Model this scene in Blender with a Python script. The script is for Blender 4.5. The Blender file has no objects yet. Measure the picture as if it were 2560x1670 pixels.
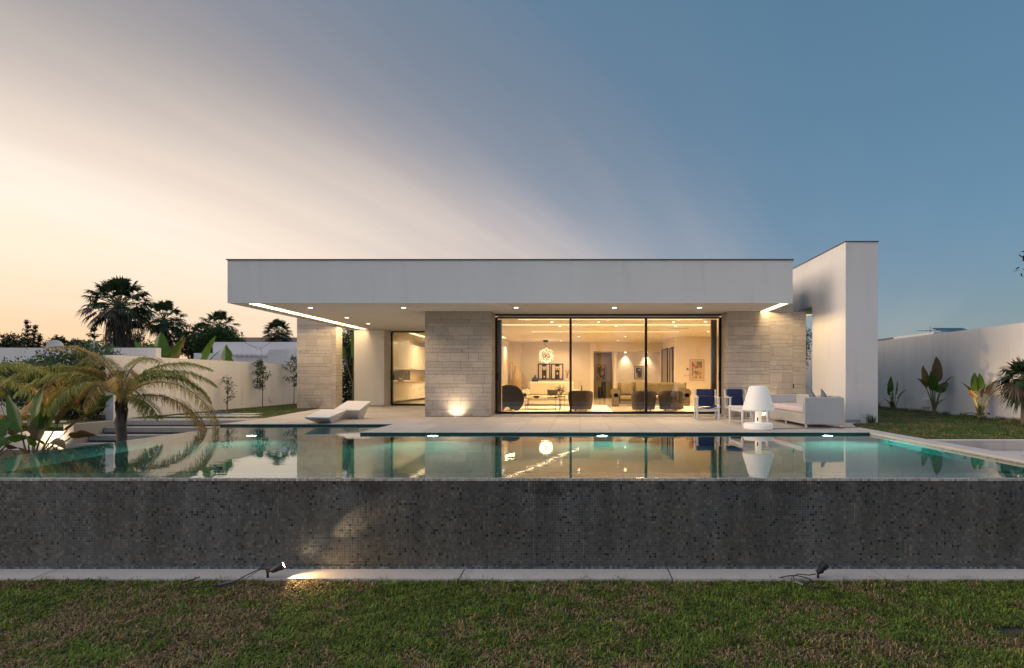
import bpy, bmesh, math, random
import numpy as np
from mathutils import Vector, Matrix
R = math.radians
scene = bpy.context.scene
COL = scene.collection
random.seed(7)
rng = np.random.default_rng(11)

# ------------------------------------------------------------------ camera
F = 1450.0                       # focal length in source pixels (2560 wide)
VX, VY = 1450.0, 947.5           # point straight ahead of the lens
EYE = 1.03                       # lens height above the terrace
cam_d = bpy.data.cameras.new('camera')
cam = bpy.data.objects.new('camera', cam_d)
COL.objects.link(cam)
cam.location = (0, 0, EYE)
cam.rotation_euler = (R(90), 0, 0)
cam_d.sensor_width = 36
cam_d.lens = F / 2560 * 36
cam_d.shift_x = (1280 - VX) / 2560
cam_d.shift_y = (VY - 835) / 2560
cam_d.clip_start = 0.05
cam_d.clip_end = 2000
scene.camera = cam
scene.view_settings.view_transform = 'Standard'
scene.view_settings.look = 'None'
scene.view_settings.exposure = 0.0
scene.view_settings.gamma = 1.0
scene.cycles.caustics_refractive = True
scene.cycles.caustics_reflective = False
scene.cycles.sample_clamp_indirect = 4.0
scene.cycles.blur_glossy = 0.5
scene.cycles.max_bounces = 10
scene.cycles.transmission_bounces = 8
scene.cycles.transparent_max_bounces = 16

def lin(r, g, b):
    f = lambda c: ((c/255+.055)/1.055)**2.4 if c > 10 else c/255/12.92
    return (f(r), f(g), f(b), 1.0)
def P(px, py, Y):
    return Vector(((px-VX)*Y/F, Y, EYE-(py-VY)*Y/F))

# ------------------------------------------------------------------ sky
world = bpy.data.worlds.new('World')
scene.world = world
world.use_nodes = True
wt = world.node_tree
for n in list(wt.nodes): wt.nodes.remove(n)
def N(t, typ, **kw):
    n = t.nodes.new(typ)
    for k, v in kw.items(): setattr(n, k, v)
    return n
def L(t, a, b): t.links.new(a, b)
def vmath(t, op, a, b=None):
    n = N(t, 'ShaderNodeVectorMath', operation=op)
    if isinstance(a, (tuple, list)): n.inputs[0].default_value = a
    else: L(t, a, n.inputs[0])
    if b is not None:
        if isinstance(b, (tuple, list)): n.inputs[1].default_value = b
        else: L(t, b, n.inputs[1])
    return n
def math_(t, op, a, b=None, c=None, clamp=False):
    n = N(t, 'ShaderNodeMath', operation=op, use_clamp=clamp)
    for i, v in enumerate((a, b, c)):
        if v is None: continue
        if isinstance(v, (int, float)): n.inputs[i].default_value = v
        else: L(t, v, n.inputs[i])
    return n.outputs[0]
def ramp(t, fac, stops, interp='LINEAR'):
    n = N(t, 'ShaderNodeValToRGB')
    cr = n.color_ramp; cr.interpolation = interp
    while len(cr.elements) < len(stops): cr.elements.new(0.5)
    for e, (p, c) in zip(cr.elements, stops):
        e.position = p; e.color = c
    if fac is not None: L(t, fac, n.inputs[0])
    return n.outputs[0]
def mixc(t, fac, a, b, mode='MIX'):
    n = N(t, 'ShaderNodeMix', data_type='RGBA', blend_type=mode)
    for sock, v in ((n.inputs[0], fac), (n.inputs[6], a), (n.inputs[7], b)):
        if isinstance(v, (int, float)): sock.default_value = v
        elif isinstance(v, (tuple, list)): sock.default_value = v
        else: L(t, v, sock)
    return n.outputs[2]
tc = N(wt, 'ShaderNodeTexCoord')
D = tc.outputs['Generated']
sep = N(wt, 'ShaderNodeSeparateXYZ'); L(wt, D, sep.inputs[0])
nn = Vector((1, -.29, 1.43)).normalized()
s = vmath(wt, 'DOT_PRODUCT', D, tuple(nn)).outputs['Value']
# wind-drawn cloud streaks, laid on a plane overhead that runs to the right-hand horizon
zz = math_(wt, 'ADD', math_(wt, 'ABSOLUTE', sep.outputs[2]), .10)
sd = Vector((.42, 1, 0)).normalized(); sp = Vector((sd.y, -sd.x, 0))
c1 = math_(wt, 'DIVIDE', vmath(wt, 'DOT_PRODUCT', D, tuple(sp)).outputs['Value'], zz)
c2 = math_(wt, 'DIVIDE', vmath(wt, 'DOT_PRODUCT', D, tuple(sd)).outputs['Value'], zz)
cmb = N(wt, 'ShaderNodeCombineXYZ'); L(wt, c1, cmb.inputs[0])
L(wt, math_(wt, 'MULTIPLY', c2, .10), cmb.inputs[1])
ns = N(wt, 'ShaderNodeTexNoise'); ns.inputs['Scale'].default_value = 1.5
ns.inputs['Detail'].default_value = 2.2; ns.inputs['Roughness'].default_value = .5
L(wt, cmb.outputs[0], ns.inputs['Vector'])
st = math_(wt, 'SUBTRACT', ns.outputs['Fac'], .5)
nf = N(wt, 'ShaderNodeTexNoise'); nf.inputs['Scale'].default_value = 5.5; nf.inputs['Detail'].default_value = 3; nf.inputs['Roughness'].default_value = .55
L(wt, cmb.outputs[0], nf.inputs['Vector'])
st2 = math_(wt, 'SUBTRACT', nf.outputs['Fac'], .5)
s2 = math_(wt, 'ADD', math_(wt, 'ADD', s, math_(wt, 'MULTIPLY', st, -.22)), math_(wt, 'MULTIPLY', st2, -.07))
u = math_(wt, 'MULTIPLY_ADD', s2, .5, .5)          # -1..1 -> 0..1
S = lambda v: v*.5+.5
hi = ramp(wt, u, [(S(-.75), (1.25, .98, .70, 1)), (S(-.42), lin(254, 232, 198)), (S(-.30), lin(253, 234, 212)), (S(-.22), lin(243, 220, 199)),
    (S(-.14), lin(219, 201, 187)), (S(-.06), lin(191, 177, 172)), (S(.01), lin(162, 158, 163)), (S(.07), lin(139, 143, 155)),
    (S(.14), lin(114, 130, 149)), (S(.25), lin(92, 120, 145)), (S(.4), lin(80, 117, 143)), (S(.62), lin(70, 113, 142)), (S(.95), lin(74, 114, 142))])
lo = ramp(wt, u, [(S(-.75), (1.0, .60, .32, 1)), (S(-.50), lin(240, 192, 148)), (S(-.32), lin(243, 210, 182)), (S(-.13), lin(222, 202, 190)),
    (S(0), lin(168, 160, 162)), (S(.12), lin(122, 132, 144)), (S(.3), lin(94, 113, 127)), (S(.95), lin(90, 108, 122))])
hz = N(wt, 'ShaderNodeMapRange', interpolation_type='SMOOTHSTEP')
L(wt, sep.outputs[2], hz.inputs[0]); hz.inputs[1].default_value = .02; hz.inputs[2].default_value = .22
skycol = mixc(wt, hz.outputs[0], lo, hi)
# thicker, darker veil of cloud high up on the warm side
vz = N(wt, 'ShaderNodeMapRange', interpolation_type='SMOOTHSTEP'); L(wt, sep.outputs[2], vz.inputs[0]); vz.inputs[1].default_value = .22; vz.inputs[2].default_value = .50
vs = N(wt, 'ShaderNodeMapRange'); L(wt, s2, vs.inputs[0]); vs.inputs[1].default_value = -.15; vs.inputs[2].default_value = .25; vs.inputs[3].default_value = .66; vs.inputs[4].default_value = .10
skycol = mixc(wt, math_(wt, 'MULTIPLY', vz.outputs[0], vs.outputs[0]), skycol, (.115, .125, .145, 1))
# a touch of a physical low-sun sky in the mix
nish = N(wt, 'ShaderNodeTexSky', sky_type='NISHITA'); nish.sun_disc = False
nish.sun_elevation = R(12); nish.sun_rotation = R(-105)
skyadd = mixc(wt, .03, skycol, nish.outputs[0], 'ADD')
# bluish grey dusk sky over the observer's shoulder
bk = N(wt, 'ShaderNodeMapRange', interpolation_type='SMOOTHSTEP')
L(wt, sep.outputs[1], bk.inputs[0]); bk.inputs[1].default_value = .1; bk.inputs[2].default_value = -.6
backc = (.20, .31, .50, 1)
skyall = mixc(wt, math_(wt, 'MULTIPLY', bk.outputs[0], .85), skyadd, backc)
# the vault overhead, above the picture, is lit pearly by high thin cloud
zn = N(wt, 'ShaderNodeMapRange', interpolation_type='SMOOTHSTEP')
L(wt, sep.outputs[2], zn.inputs[0]); zn.inputs[1].default_value = .55; zn.inputs[2].default_value = .85
skyall = mixc(wt, zn.outputs[0], skyall, (.55, .62, .76, 1))
# the glow where the sun went down, left of the picture
gw = N(wt, 'ShaderNodeMapRange', interpolation_type='SMOOTHSTEP')
L(wt, vmath(wt, 'DOT_PRODUCT', D, tuple(Vector((-1, .0, .12)).normalized())).outputs['Value'], gw.inputs[0]); gw.inputs[1].default_value = .78; gw.inputs[2].default_value = .97
skyall = mixc(wt, gw.outputs[0], skyall, (3.3, 2.5, 1.8, 1))
bg = N(wt, 'ShaderNodeBackground'); bg.inputs[1].default_value = 1.0
L(wt, skyall, bg.inputs[0])
wo = N(wt, 'ShaderNodeOutputWorld'); L(wt, bg.outputs[0], wo.inputs[0])

# ------------------------------------------------------------------ last sun, low on the left, through haze
sun_d = bpy.data.lights.new('sun', 'SUN'); sun = bpy.data.objects.new('sun', sun_d); COL.objects.link(sun)
sun_d.energy = 1.35; sun_d.angle = R(42); sun_d.color = (1, .80, .64)
sun.rotation_euler = Vector((-1.1, -.42, .32)).to_track_quat('Z', 'Y').to_euler()

# ------------------------------------------------------------------ mesh helpers
WORLD0 = {}
def worg(o): return WORLD0.get(o.name, Vector((0, 0, 0))) if o else Vector((0, 0, 0))
class MB:
    def __init__(s): s.bm = bmesh.new()
    def _v(s, pts): return [s.bm.verts.new(p) for p in pts]
    def face(s, pts):
        try: s.bm.faces.new(s._v(pts))
        except ValueError: pass
        return s
    def box(s, x0, x1, y0, y1, z0, z1):
        v = s._v([(x0,y0,z0),(x1,y0,z0),(x1,y1,z0),(x0,y1,z0),(x0,y0,z1),(x1,y0,z1),(x1,y1,z1),(x0,y1,z1)])
        for f in ((0,3,2,1),(4,5,6,7),(0,1,5,4),(1,2,6,5),(2,3,7,6),(3,0,4,7)): s.bm.faces.new([v[i] for i in f])
        return s
    def hexa(s, b, t):
        v = s._v(list(b)+list(t))
        for f in ((0,3,2,1),(4,5,6,7),(0,1,5,4),(1,2,6,5),(2,3,7,6),(3,0,4,7)): s.bm.faces.new([v[i] for i in f])
        return s
    def merge(s, bm2, M=None):
        if M is not None: bm2.transform(M)
        me = bpy.data.meshes.new('tmp'); bm2.to_mesh(me); bm2.free(); s.bm.from_mesh(me); bpy.data.meshes.remove(me); return s
    def rbox(s, x0, x1, y0, y1, z0, z1, r=.03, seg=3, M=None, puff=0):
        b = bmesh.new(); bmesh.ops.create_cube(b, size=1)
        bmesh.ops.scale(b, vec=(x1-x0, y1-y0, z1-z0), verts=b.verts)
        if puff:
            bmesh.ops.subdivide_edges(b, edges=b.edges[:], cuts=4, use_grid_fill=True)
            for v in b.verts:
                fx = 1-(2*v.co.x/(x1-x0))**2; fy = 1-(2*v.co.y/(y1-y0))**2; fz = 1-(2*v.co.z/(z1-z0))**2
                d = sorted(((x1-x0, 0), (y1-y0, 1), (z1-z0, 2)))[0][1]
                w = [(fy*fz), (fx*fz), (fx*fy)][d]
                v.co[d] *= 1+puff*w
        else:
            bmesh.ops.bevel(b, geom=b.edges[:], offset=r, segments=seg, profile=.6, affect='EDGES')
        bmesh.ops.translate(b, vec=((x0+x1)/2, (y0+y1)/2, (z0+z1)/2), verts=b.verts)
        return s.merge(b, M)
    def prism(s, poly, axis, a, b):
        """poly of 2-D points extruded along axis from a to b. axis Y: (x,z); X: (y,z); Z: (x,y)"""
        def mk(p, t): return {'Y': (p[0], t, p[1]), 'X': (t, p[0], p[1]), 'Z': (p[0], p[1], t)}[axis]
        v0 = s._v([mk(p, a) for p in poly]); v1 = s._v([mk(p, b) for p in poly]); n = len(poly)
        s.bm.faces.new(v0); s.bm.faces.new(v1[::-1])
        for i in range(n): s.bm.faces.new((v0[i], v1[i], v1[(i+1) % n], v0[(i+1) % n]))
        return s
    def tube(s, pts, r, n=8, cap=True):
        pts = [Vector(p) for p in pts]; m = len(pts)
        rs = r if isinstance(r, (list, tuple)) else [r]*m
        rings = []; up = Vector((.13, .21, 1))
        for i, p in enumerate(pts):
            d = (pts[min(i+1, m-1)]-pts[max(i-1, 0)])
            if d.length < 1e-9: d = Vector((0, 0, 1))
            d.normalize()
            if abs(d.dot(up.normalized())) > .97: up = Vector((1, .2, .1))
            a = d.cross(up).normalized(); b = d.cross(a)
            rings.append(s._v([p+a*math.cos(2*math.pi*k/n)*rs[i]+b*math.sin(2*math.pi*k/n)*rs[i] for k in range(n)]))
        for i in range(m-1):
            for k in range(n): s.bm.faces.new((rings[i][k], rings[i][(k+1) % n], rings[i+1][(k+1) % n], rings[i+1][k]))
        if cap: s.bm.faces.new(rings[0][::-1]); s.bm.faces.new(rings[-1])
        return s
    def lathe(s, prof, c=(0, 0, 0), n=32, M=None):
        b = bmesh.new(); rings = []
        for r, z in prof:
            if r < 1e-6: rings.append([b.verts.new((0, 0, z))])
            else: rings.append([b.verts.new((r*math.cos(2*math.pi*k/n), r*math.sin(2*math.pi*k/n), z)) for k in range(n)])
        for A, B in zip(rings, rings[1:]):
            for k in range(n):
                q = [A[k % len(A)], A[(k+1) % len(A)], B[(k+1) % len(B)], B[k % len(B)]]
                q2 = []
                for v in q:
                    if v not in q2: q2.append(v)
                if len(q2) > 2:
                    try: b.faces.new(q2)
                    except ValueError: pass
        MM = Matrix.Translation(c)
        if M is not None: MM = MM @ M
        return s.merge(b, MM)
    def build(s, name, mat, parent=None, smooth=False, bevel=0, M=None):
        bm = s.bm
        if M is not None: bm.transform(M)
        if bevel: bmesh.ops.bevel(bm, geom=bm.edges[:], offset=bevel, segments=2, affect='EDGES')
        bmesh.ops.recalc_face_normals(bm, faces=bm.faces)
        if parent is not None: org = worg(parent)
        else:
            xs = [v.co for v in bm.verts]
            org = Vector(((min(v.x for v in xs)+max(v.x for v in xs))/2, (min(v.y for v in xs)+max(v.y for v in xs))/2, min(v.z for v in xs)))
        bmesh.ops.translate(bm, vec=-org, verts=bm.verts)
        me = bpy.data.meshes.new(name); bm.to_mesh(me); bm.free()
        if smooth:
            me.polygons.foreach_set('use_smooth', [True]*len(me.polygons))
            if smooth != 'all' :
                try: me.set_sharp_from_angle(angle=R(38))
                except Exception: pass
        o = bpy.data.objects.new(name, me); COL.objects.link(o)
        if mat: me.materials.append(mat)
        if parent is not None: o.parent = parent
        else: o.location = org
        WORLD0[o.name] = org
        return o
def arr_obj(name, V, Fc, mat, parent=None, cols=None, smooth=False, org=None):
    """mesh object from numpy verts (N,3) and faces (M,k)"""
    V = np.asarray(V, dtype=np.float64).copy(); Fc = np.asarray(Fc, dtype=np.int32)
    if parent is not None: o0 = worg(parent)
    elif org is not None: o0 = Vector(org)
    else: o0 = Vector(((V[:, 0].min()+V[:, 0].max())/2, (V[:, 1].min()+V[:, 1].max())/2, V[:, 2].min()))
    V -= np.array(o0)
    me = bpy.data.meshes.new(name); k = Fc.shape[1]
    me.vertices.add(len(V)); me.vertices.foreach_set('co', V.astype(np.float32).ravel())
    me.loops.add(Fc.size); me.loops.foreach_set('vertex_index', Fc.ravel())
    me.polygons.add(len(Fc)); me.polygons.foreach_set('loop_start', np.arange(0, Fc.size, k, dtype=np.int32))
    try: me.polygons.foreach_set('loop_total', np.full(len(Fc), k, dtype=np.int32))
    except Exception: pass
    me.update(calc_edges=True); me.validate()
    if cols is not None:
        at = me.color_attributes.new('tint', 'FLOAT_COLOR', 'POINT'); at.data.foreach_set('color', np.asarray(cols, dtype=np.float32).ravel())
    if smooth: me.polygons.foreach_set('use_smooth', [True]*len(me.polygons))
    o = bpy.data.objects.new(name, me); COL.objects.link(o); me.materials.append(mat)
    if parent is not None: o.parent = parent
    else: o.location = o0
    WORLD0[o.name] = o0
    return o
def tag(o, label=None, cat=None, group=None, kind=None):
    if label: o['label'] = label
    if cat: o['category'] = cat
    if group: o['group'] = group
    if kind: o['kind'] = kind
    return o
def thing(name, label, cat, loc=(0, 0, 0), group=None, rz=0):
    o = bpy.data.objects.new(name, None); COL.objects.link(o); o.empty_display_size = .2
    o.location = loc; o.rotation_euler = (0, 0, rz); WORLD0[o.name] = Vector(loc)
    return tag(o, label, cat, group)
def copy_tree(o, parent=None):
    c = o.copy(); COL.objects.link(c)
    if parent is not None: c.parent = parent
    WORLD0[c.name] = worg(o)
    for ch in [x for x in COL.objects if x.parent == o]: copy_tree(ch, c)
    return c
def lamp(name, typ, loc, parent, energy, color=(1, .72, .42), size=.1, aim=None, size_y=None, spot=None, blend=.6, spread=None):
    d = bpy.data.lights.new(name, typ); d.energy = energy; d.color = color
    if typ == 'AREA':
        d.size = size
        if size_y: d.shape = 'RECTANGLE'; d.size_y = size_y
        if spread: d.spread = R(spread)
    else: d.shadow_soft_size = size
    if spot: d.spot_size = R(spot); d.spot_blend = blend
    o = bpy.data.objects.new(name, d); COL.objects.link(o)
    o.parent = parent; o.location = Vector(loc)-worg(parent)
    if aim is not None: o.rotation_euler = (-Vector(aim)).to_track_quat('Z', 'Y').to_euler()
    return o

# ------------------------------------------------------------------ materials
def newmat(name):
    m = bpy.data.materials.new(name); m.use_nodes = True; t = m.node_tree
    b = t.nodes['Principled BSDF']; return m, t, b
def pmat(name, col, rough=.6, var=.08, scale=3.0, bump=0.0, bscale=40, metal=0, spec=.5, emit=None, estr=0, island=0, trans=0, coat=0):
    """principled with noise mottling, optional per-island variation, bump and leaf translucency"""
    m, t, b = newmat(name)
    c4 = (*col[:3], 1)
    co = N(t, 'ShaderNodeTexCoord')
    nz = N(t, 'ShaderNodeTexNoise'); nz.inputs['Scale'].default_value = scale; nz.inputs['Detail'].default_value = 5
    L(t, co.outputs['Object'], nz.inputs['Vector'])
    base = mixc(t, nz.outputs['Fac'], tuple(x*(1-var*2) for x in c4[:3])+(1,), tuple(min(1, x*(1+var*2)) for x in c4[:3])+(1,))
    if island:
        g = N(t, 'ShaderNodeNewGeometry')
        f = N(t, 'ShaderNodeMapRange'); L(t, g.outputs['Random Per Island'], f.inputs[0]); f.inputs[3].default_value = 1-island; f.inputs[4].default_value = 1+island
        base = mixc(t, 1.0, base, f.outputs[0], 'MULTIPLY')
    L(t, base, b.inputs['Base Color'])
    b.inputs['Roughness'].default_value = rough; b.inputs['Metallic'].default_value = metal
    b.inputs['Specular IOR Level'].default_value = spec
    if coat: b.inputs['Coat Weight'].default_value = coat
    if bump:
        nb = N(t, 'ShaderNodeTexNoise'); nb.inputs['Scale'].default_value = bscale; nb.inputs['Detail'].default_value = 4
        L(t, co.outputs['Object'], nb.inputs['Vector'])
        bp = N(t, 'ShaderNodeBump'); bp.inputs['Strength'].default_value = bump; bp.inputs['Distance'].default_value = .01
        L(t, nb.outputs['Fac'], bp.inputs['Height']); L(t, bp.outputs[0], b.inputs['Normal'])
    if emit:
        b.inputs['Emission Color'].default_value = (*emit[:3], 1); b.inputs['Emission Strength'].default_value = estr
    if trans:
        tr = N(t, 'ShaderNodeBsdfTranslucent'); L(t, base, tr.inputs[0])
        mx = N(t, 'ShaderNodeMixShader'); mx.inputs[0].default_value = trans
        L(t, b.outputs[0], mx.inputs[1]); L(t, tr.outputs[0], mx.inputs[2])
        L(t, mx.outputs[0], t.nodes['Material Output'].inputs[0])
    return m
def emat(name, col, strength):
    m, t, b = newmat(name)
    b.inputs['Base Color'].default_value = (.8, .8, .8, 1)
    b.inputs['Emission Color'].default_value = (*col[:3], 1); b.inputs['Emission Strength'].default_value = strength
    return m
def stucco(name, col, stain=.06, dirt=True):
    m, t, b = newmat(name)
    co = N(t, 'ShaderNodeTexCoord'); g = N(t, 'ShaderNodeNewGeometry')
    nz = N(t, 'ShaderNodeTexNoise'); nz.inputs['Scale'].default_value = .7; nz.inputs['Detail'].default_value = 7; nz.inputs['Roughness'].default_value = .65
    mp = N(t, 'ShaderNodeMapping'); L(t, g.outputs['Position'], mp.inputs[0]); mp.inputs['Scale'].default_value = (1, 1, .35)
    L(t, mp.outputs[0], nz.inputs['Vector'])
    f = N(t, 'ShaderNodeTexNoise'); f.inputs['Scale'].default_value = 9; f.inputs['Detail'].default_value = 6
    mp2 = N(t, 'ShaderNodeMapping'); L(t, g.outputs['Position'], mp2.inputs[0]); mp2.inputs['Scale'].default_value = (.35, .35, .08); L(t, mp2.outputs[0], f.inputs['Vector'])
    c = (*col[:3], 1)
    base = mixc(t, nz.outputs['Fac'], tuple(x*(1-stain*2) for x in c[:3])+(1,), c)
    fr = N(t, 'ShaderNodeMapRange'); L(t, f.outputs['Fac'], fr.inputs[0]); fr.inputs[1].default_value = .35; fr.inputs[2].default_value = .7; fr.inputs[3].default_value = 1-stain*.6; fr.inputs[4].default_value = 1.0
    base = mixc(t, 1, base, fr.outputs[0], 'MULTIPLY')
    dr = N(t, 'ShaderNodeTexNoise'); dr.inputs['Scale'].default_value = 1; dr.inputs['Detail'].default_value = 4
    mp3 = N(t, 'ShaderNodeMapping'); L(t, g.outputs['Position'], mp3.inputs[0]); mp3.inputs['Scale'].default_value = (4, 4, .45); L(t, mp3.outputs[0], dr.inputs['Vector'])
    dm = N(t, 'ShaderNodeMapRange'); L(t, dr.outputs['Fac'], dm.inputs[0]); dm.inputs[1].default_value = .56; dm.inputs[2].default_value = .74; dm.inputs[3].default_value = 1; dm.inputs[4].default_value = 1-stain*1.4
    base = mixc(t, 1, base, dm.outputs[0], 'MULTIPLY')
    L(t, base, b.inputs['Base Color']); b.inputs['Roughness'].default_value = .85; b.inputs['Specular IOR Level'].default_value = .2
    nb = N(t, 'ShaderNodeTexNoise'); nb.inputs['Scale'].default_value = 60; nb.inputs['Detail'].default_value = 5; L(t, g.outputs['Position'], nb.inputs['Vector'])
    bp = N(t, 'ShaderNodeBump'); bp.inputs['Strength'].default_value = .25; bp.inputs['Distance'].default_value = .006
    L(t, nb.outputs['Fac'], bp.inputs['Height']); L(t, bp.outputs[0], b.inputs['Normal'])
    return m
def mosaic(name, stops, pitch, grout, gw=.09, rough=.22, tilt=.06, patches=False, aged=False):
    """small square glass tiles laid in world-aligned rows; each tile its own tone and its own slight tilt"""
    m, t, b = newmat(name)
    g = N(t, 'ShaderNodeNewGeometry')
    sc = vmath(t, 'SCALE', vmath(t, 'ADD', g.outputs['Position'], (100.003, 100.003, 100.003)).outputs[0]); sc.inputs[3].default_value = 1/pitch
    fr = vmath(t, 'FRACTION', sc.outputs[0])
    wn = N(t, 'ShaderNodeTexWhiteNoise', noise_dimensions='3D')
    nabs = vmath(t, 'ABSOLUTE', g.outputs['Normal'])
    keep = vmath(t, 'SUBTRACT', (1, 1, 1), vmath(t, 'MULTIPLY', nabs.outputs[0], (1, 1, 1)).outputs[0])
    keepr = vmath(t, 'FLOOR', vmath(t, 'ADD', keep.outputs[0], (.5, .5, .5)).outputs[0])
    cell = vmath(t, 'MULTIPLY', vmath(t, 'FLOOR', sc.outputs[0]).outputs[0], keepr.outputs[0])
    L(t, cell.outputs[0], wn.inputs['Vector'])
    tile = ramp(t, wn.outputs['Value'], stops)
    big = N(t, 'ShaderNodeTexNoise'); big.inputs['Scale'].default_value = .45; big.inputs['Detail'].default_value = 4; L(t, g.outputs['Position'], big.inputs['Vector'])
    bf = N(t, 'ShaderNodeMapRange'); L(t, big.outputs['Fac'], bf.inputs[0]); bf.inputs[1].default_value = .3; bf.inputs[2].default_value = .7; bf.inputs[3].default_value = .78; bf.inputs[4].default_value = 1.2
    tile = mixc(t, 1, tile, bf.outputs[0], 'MULTIPLY')
    # grout mask
    d = vmath(t, 'SUBTRACT', fr.outputs[0], (.5, .5, .5)); d = vmath(t, 'ABSOLUTE', d.outputs[0]); d = vmath(t, 'MULTIPLY', d.outputs[0], keepr.outputs[0])
    sx = N(t, 'ShaderNodeSeparateXYZ'); L(t, d.outputs[0], sx.inputs[0])
    mx = math_(t, 'MAXIMUM', math_(t, 'MAXIMUM', sx.outputs[0], sx.outputs[1]), sx.outputs[2])
    gm = math_(t, 'GREATER_THAN', mx, .5-gw/2)
    gcol = grout
    if aged:
        an = N(t, 'ShaderNodeTexNoise'); an.inputs['Scale'].default_value = .55; an.inputs['Detail'].default_value = 6; an.inputs['Roughness'].default_value = .7
        L(t, g.outputs['Position'], an.inputs['Vector'])
        sz = N(t, 'ShaderNodeSeparateXYZ'); L(t, g.outputs['Position'], sz.inputs[0])
        # the top courses stay wet and mouldy where the water spills over: dark joints
        hgt = N(t, 'ShaderNodeMapRange'); L(t, sz.outputs[2], hgt.inputs[0]); hgt.inputs[1].default_value = -.50; hgt.inputs[2].default_value = -.07; hgt.inputs[3].default_value = -.14; hgt.inputs[4].default_value = .17
        dk = math_(t, 'GREATER_THAN', math_(t, 'ADD', an.outputs['Fac'], hgt.outputs[0]), .63)
        gcol = mixc(t, dk, grout, (.012, .013, .012, 1))
        lime = N(t, 'ShaderNodeTexNoise'); lime.inputs['Scale'].default_value = 1.4; lime.inputs['Detail'].default_value = 5
        L(t, g.outputs['Position'], lime.inputs['Vector'])
        lm = N(t, 'ShaderNodeMapRange'); L(t, lime.outputs['Fac'], lm.inputs[0]); lm.inputs[1].default_value = .42; lm.inputs[2].default_value = .66
        gcol = mixc(t, math_(t, 'MULTIPLY', lm.outputs[0], .8), gcol, (.10, .085, .06, 1))
    base = mixc(t, gm, tile, gcol)
    if aged:
        wob = N(t, 'ShaderNodeTexNoise'); wob.inputs['Scale'].default_value = 4; wob.inputs['Detail'].default_value = 3; L(t, g.outputs['Position'], wob.inputs['Vector'])
        px_ = math_(t, 'MULTIPLY_ADD', wob.outputs['Fac'], .03, sz.outputs[0]); seam = None
        for xi in (-3.27, -1.9, -.50, .04, 1.79, 2.97):
            q_ = math_(t, 'LESS_THAN', math_(t, 'ABSOLUTE', math_(t, 'SUBTRACT', px_, xi+.015)), .0045)
            seam = q_ if seam is None else math_(t, 'MAXIMUM', seam, q_)
        hz_ = math_(t, 'LESS_THAN', math_(t, 'ABSOLUTE', math_(t, 'SUBTRACT', sz.outputs[2], -.715)), .003)
        seam = math_(t, 'MAXIMUM', seam, hz_)
        sm = N(t, 'ShaderNodeTexNoise'); sm.inputs['Scale'].default_value = 2.6; sm.inputs['Detail'].default_value = 4; L(t, g.outputs['Position'], sm.inputs['Vector'])
        smr = N(t, 'ShaderNodeMapRange'); L(t, sm.outputs['Fac'], smr.inputs[0]); smr.inputs[1].default_value = .46; smr.inputs[2].default_value = .62
        base = mixc(t, math_(t, 'MULTIPLY', math_(t, 'MULTIPLY', seam, smr.outputs[0]), .4), base, (.24, .24, .23, 1))
        # chalky runs below the spill edge
        rn = N(t, 'ShaderNodeTexNoise'); rn.inputs['Scale'].default_value = 1; rn.inputs['Detail'].default_value = 5
        rmp = N(t, 'ShaderNodeMapping'); rmp.inputs['Scale'].default_value = (5, 5, .5); L(t, g.outputs['Position'], rmp.inputs[0]); L(t, rmp.outputs[0], rn.inputs['Vector'])
        rr_ = N(t, 'ShaderNodeMapRange'); L(t, rn.outputs['Fac'], rr_.inputs[0]); rr_.inputs[1].default_value = .40; rr_.inputs[2].default_value = .70; rr_.inputs[3].default_value = .80; rr_.inputs[4].default_value = 1.25
        base = mixc(t, 1, base, rr_.outputs[0], 'MULTIPLY')
    L(t, base, b.inputs['Base Color'])
    L(t, math_(t, 'MULTIPLY_ADD', gm, .5, rough), b.inputs['Roughness'])
    # tilt
    wn2 = N(t, 'ShaderNodeTexWhiteNoise', noise_dimensions='3D'); L(t, vmath(t, 'ADD', cell.outputs[0], (7.3, 2.1, 9.7)).outputs[0], wn2.inputs['Vector'])
    tv = vmath(t, 'SUBTRACT', wn2.outputs['Color'], (.5, .5, .5)); ts = vmath(t, 'SCALE', tv.outputs[0]); ts.inputs[3].default_value = tilt*2
    # pillow shape of each tile
    pf = vmath(t, 'MULTIPLY', vmath(t, 'SUBTRACT', fr.outputs[0], (.5, .5, .5)).outputs[0], keepr.outputs[0]); ps = vmath(t, 'SCALE', pf.outputs[0]); ps.inputs[3].default_value = tilt*2.2
    nrm = vmath(t, 'NORMALIZE', vmath(t, 'ADD', vmath(t, 'ADD', g.outputs['Normal'], ts.outputs[0]).outputs[0], ps.outputs[0]).outputs[0])
    L(t, nrm.outputs[0], b.inputs['Normal'])
    return m
G = lambda r, g, b: lin(r, g, b)
M = {}
M['white'] = stucco('white_render', (.74, .73, .71), .05)
M['garden_white'] = stucco('garden_wall_render', (.84, .81, .78), .08)
M['soffit'] = stucco('soffit_paint', (.78, .75, .70), .03)
M['concrete'] = stucco('pale_concrete', (.42, .40, .38), .14)
M['interior'] = pmat('interior_paint', (.78, .70, .58), .75, .02)
M['ceiling'] = pmat('ceiling_paint', (.80, .74, .64), .8, .01)
M['grey_panel'] = pmat('grey_panel', (.62, .56, .47), .7, .03)
M['dark_metal'] = pmat('dark_bronze_metal', (.015, .014, .013), .4, .1, metal=.4)
M['cap'] = pmat('zinc_cap', (.10, .09, .08), .55, .1, metal=.5)
M['black'] = pmat('black_plastic', (.012, .012, .013), .45, .1)
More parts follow.
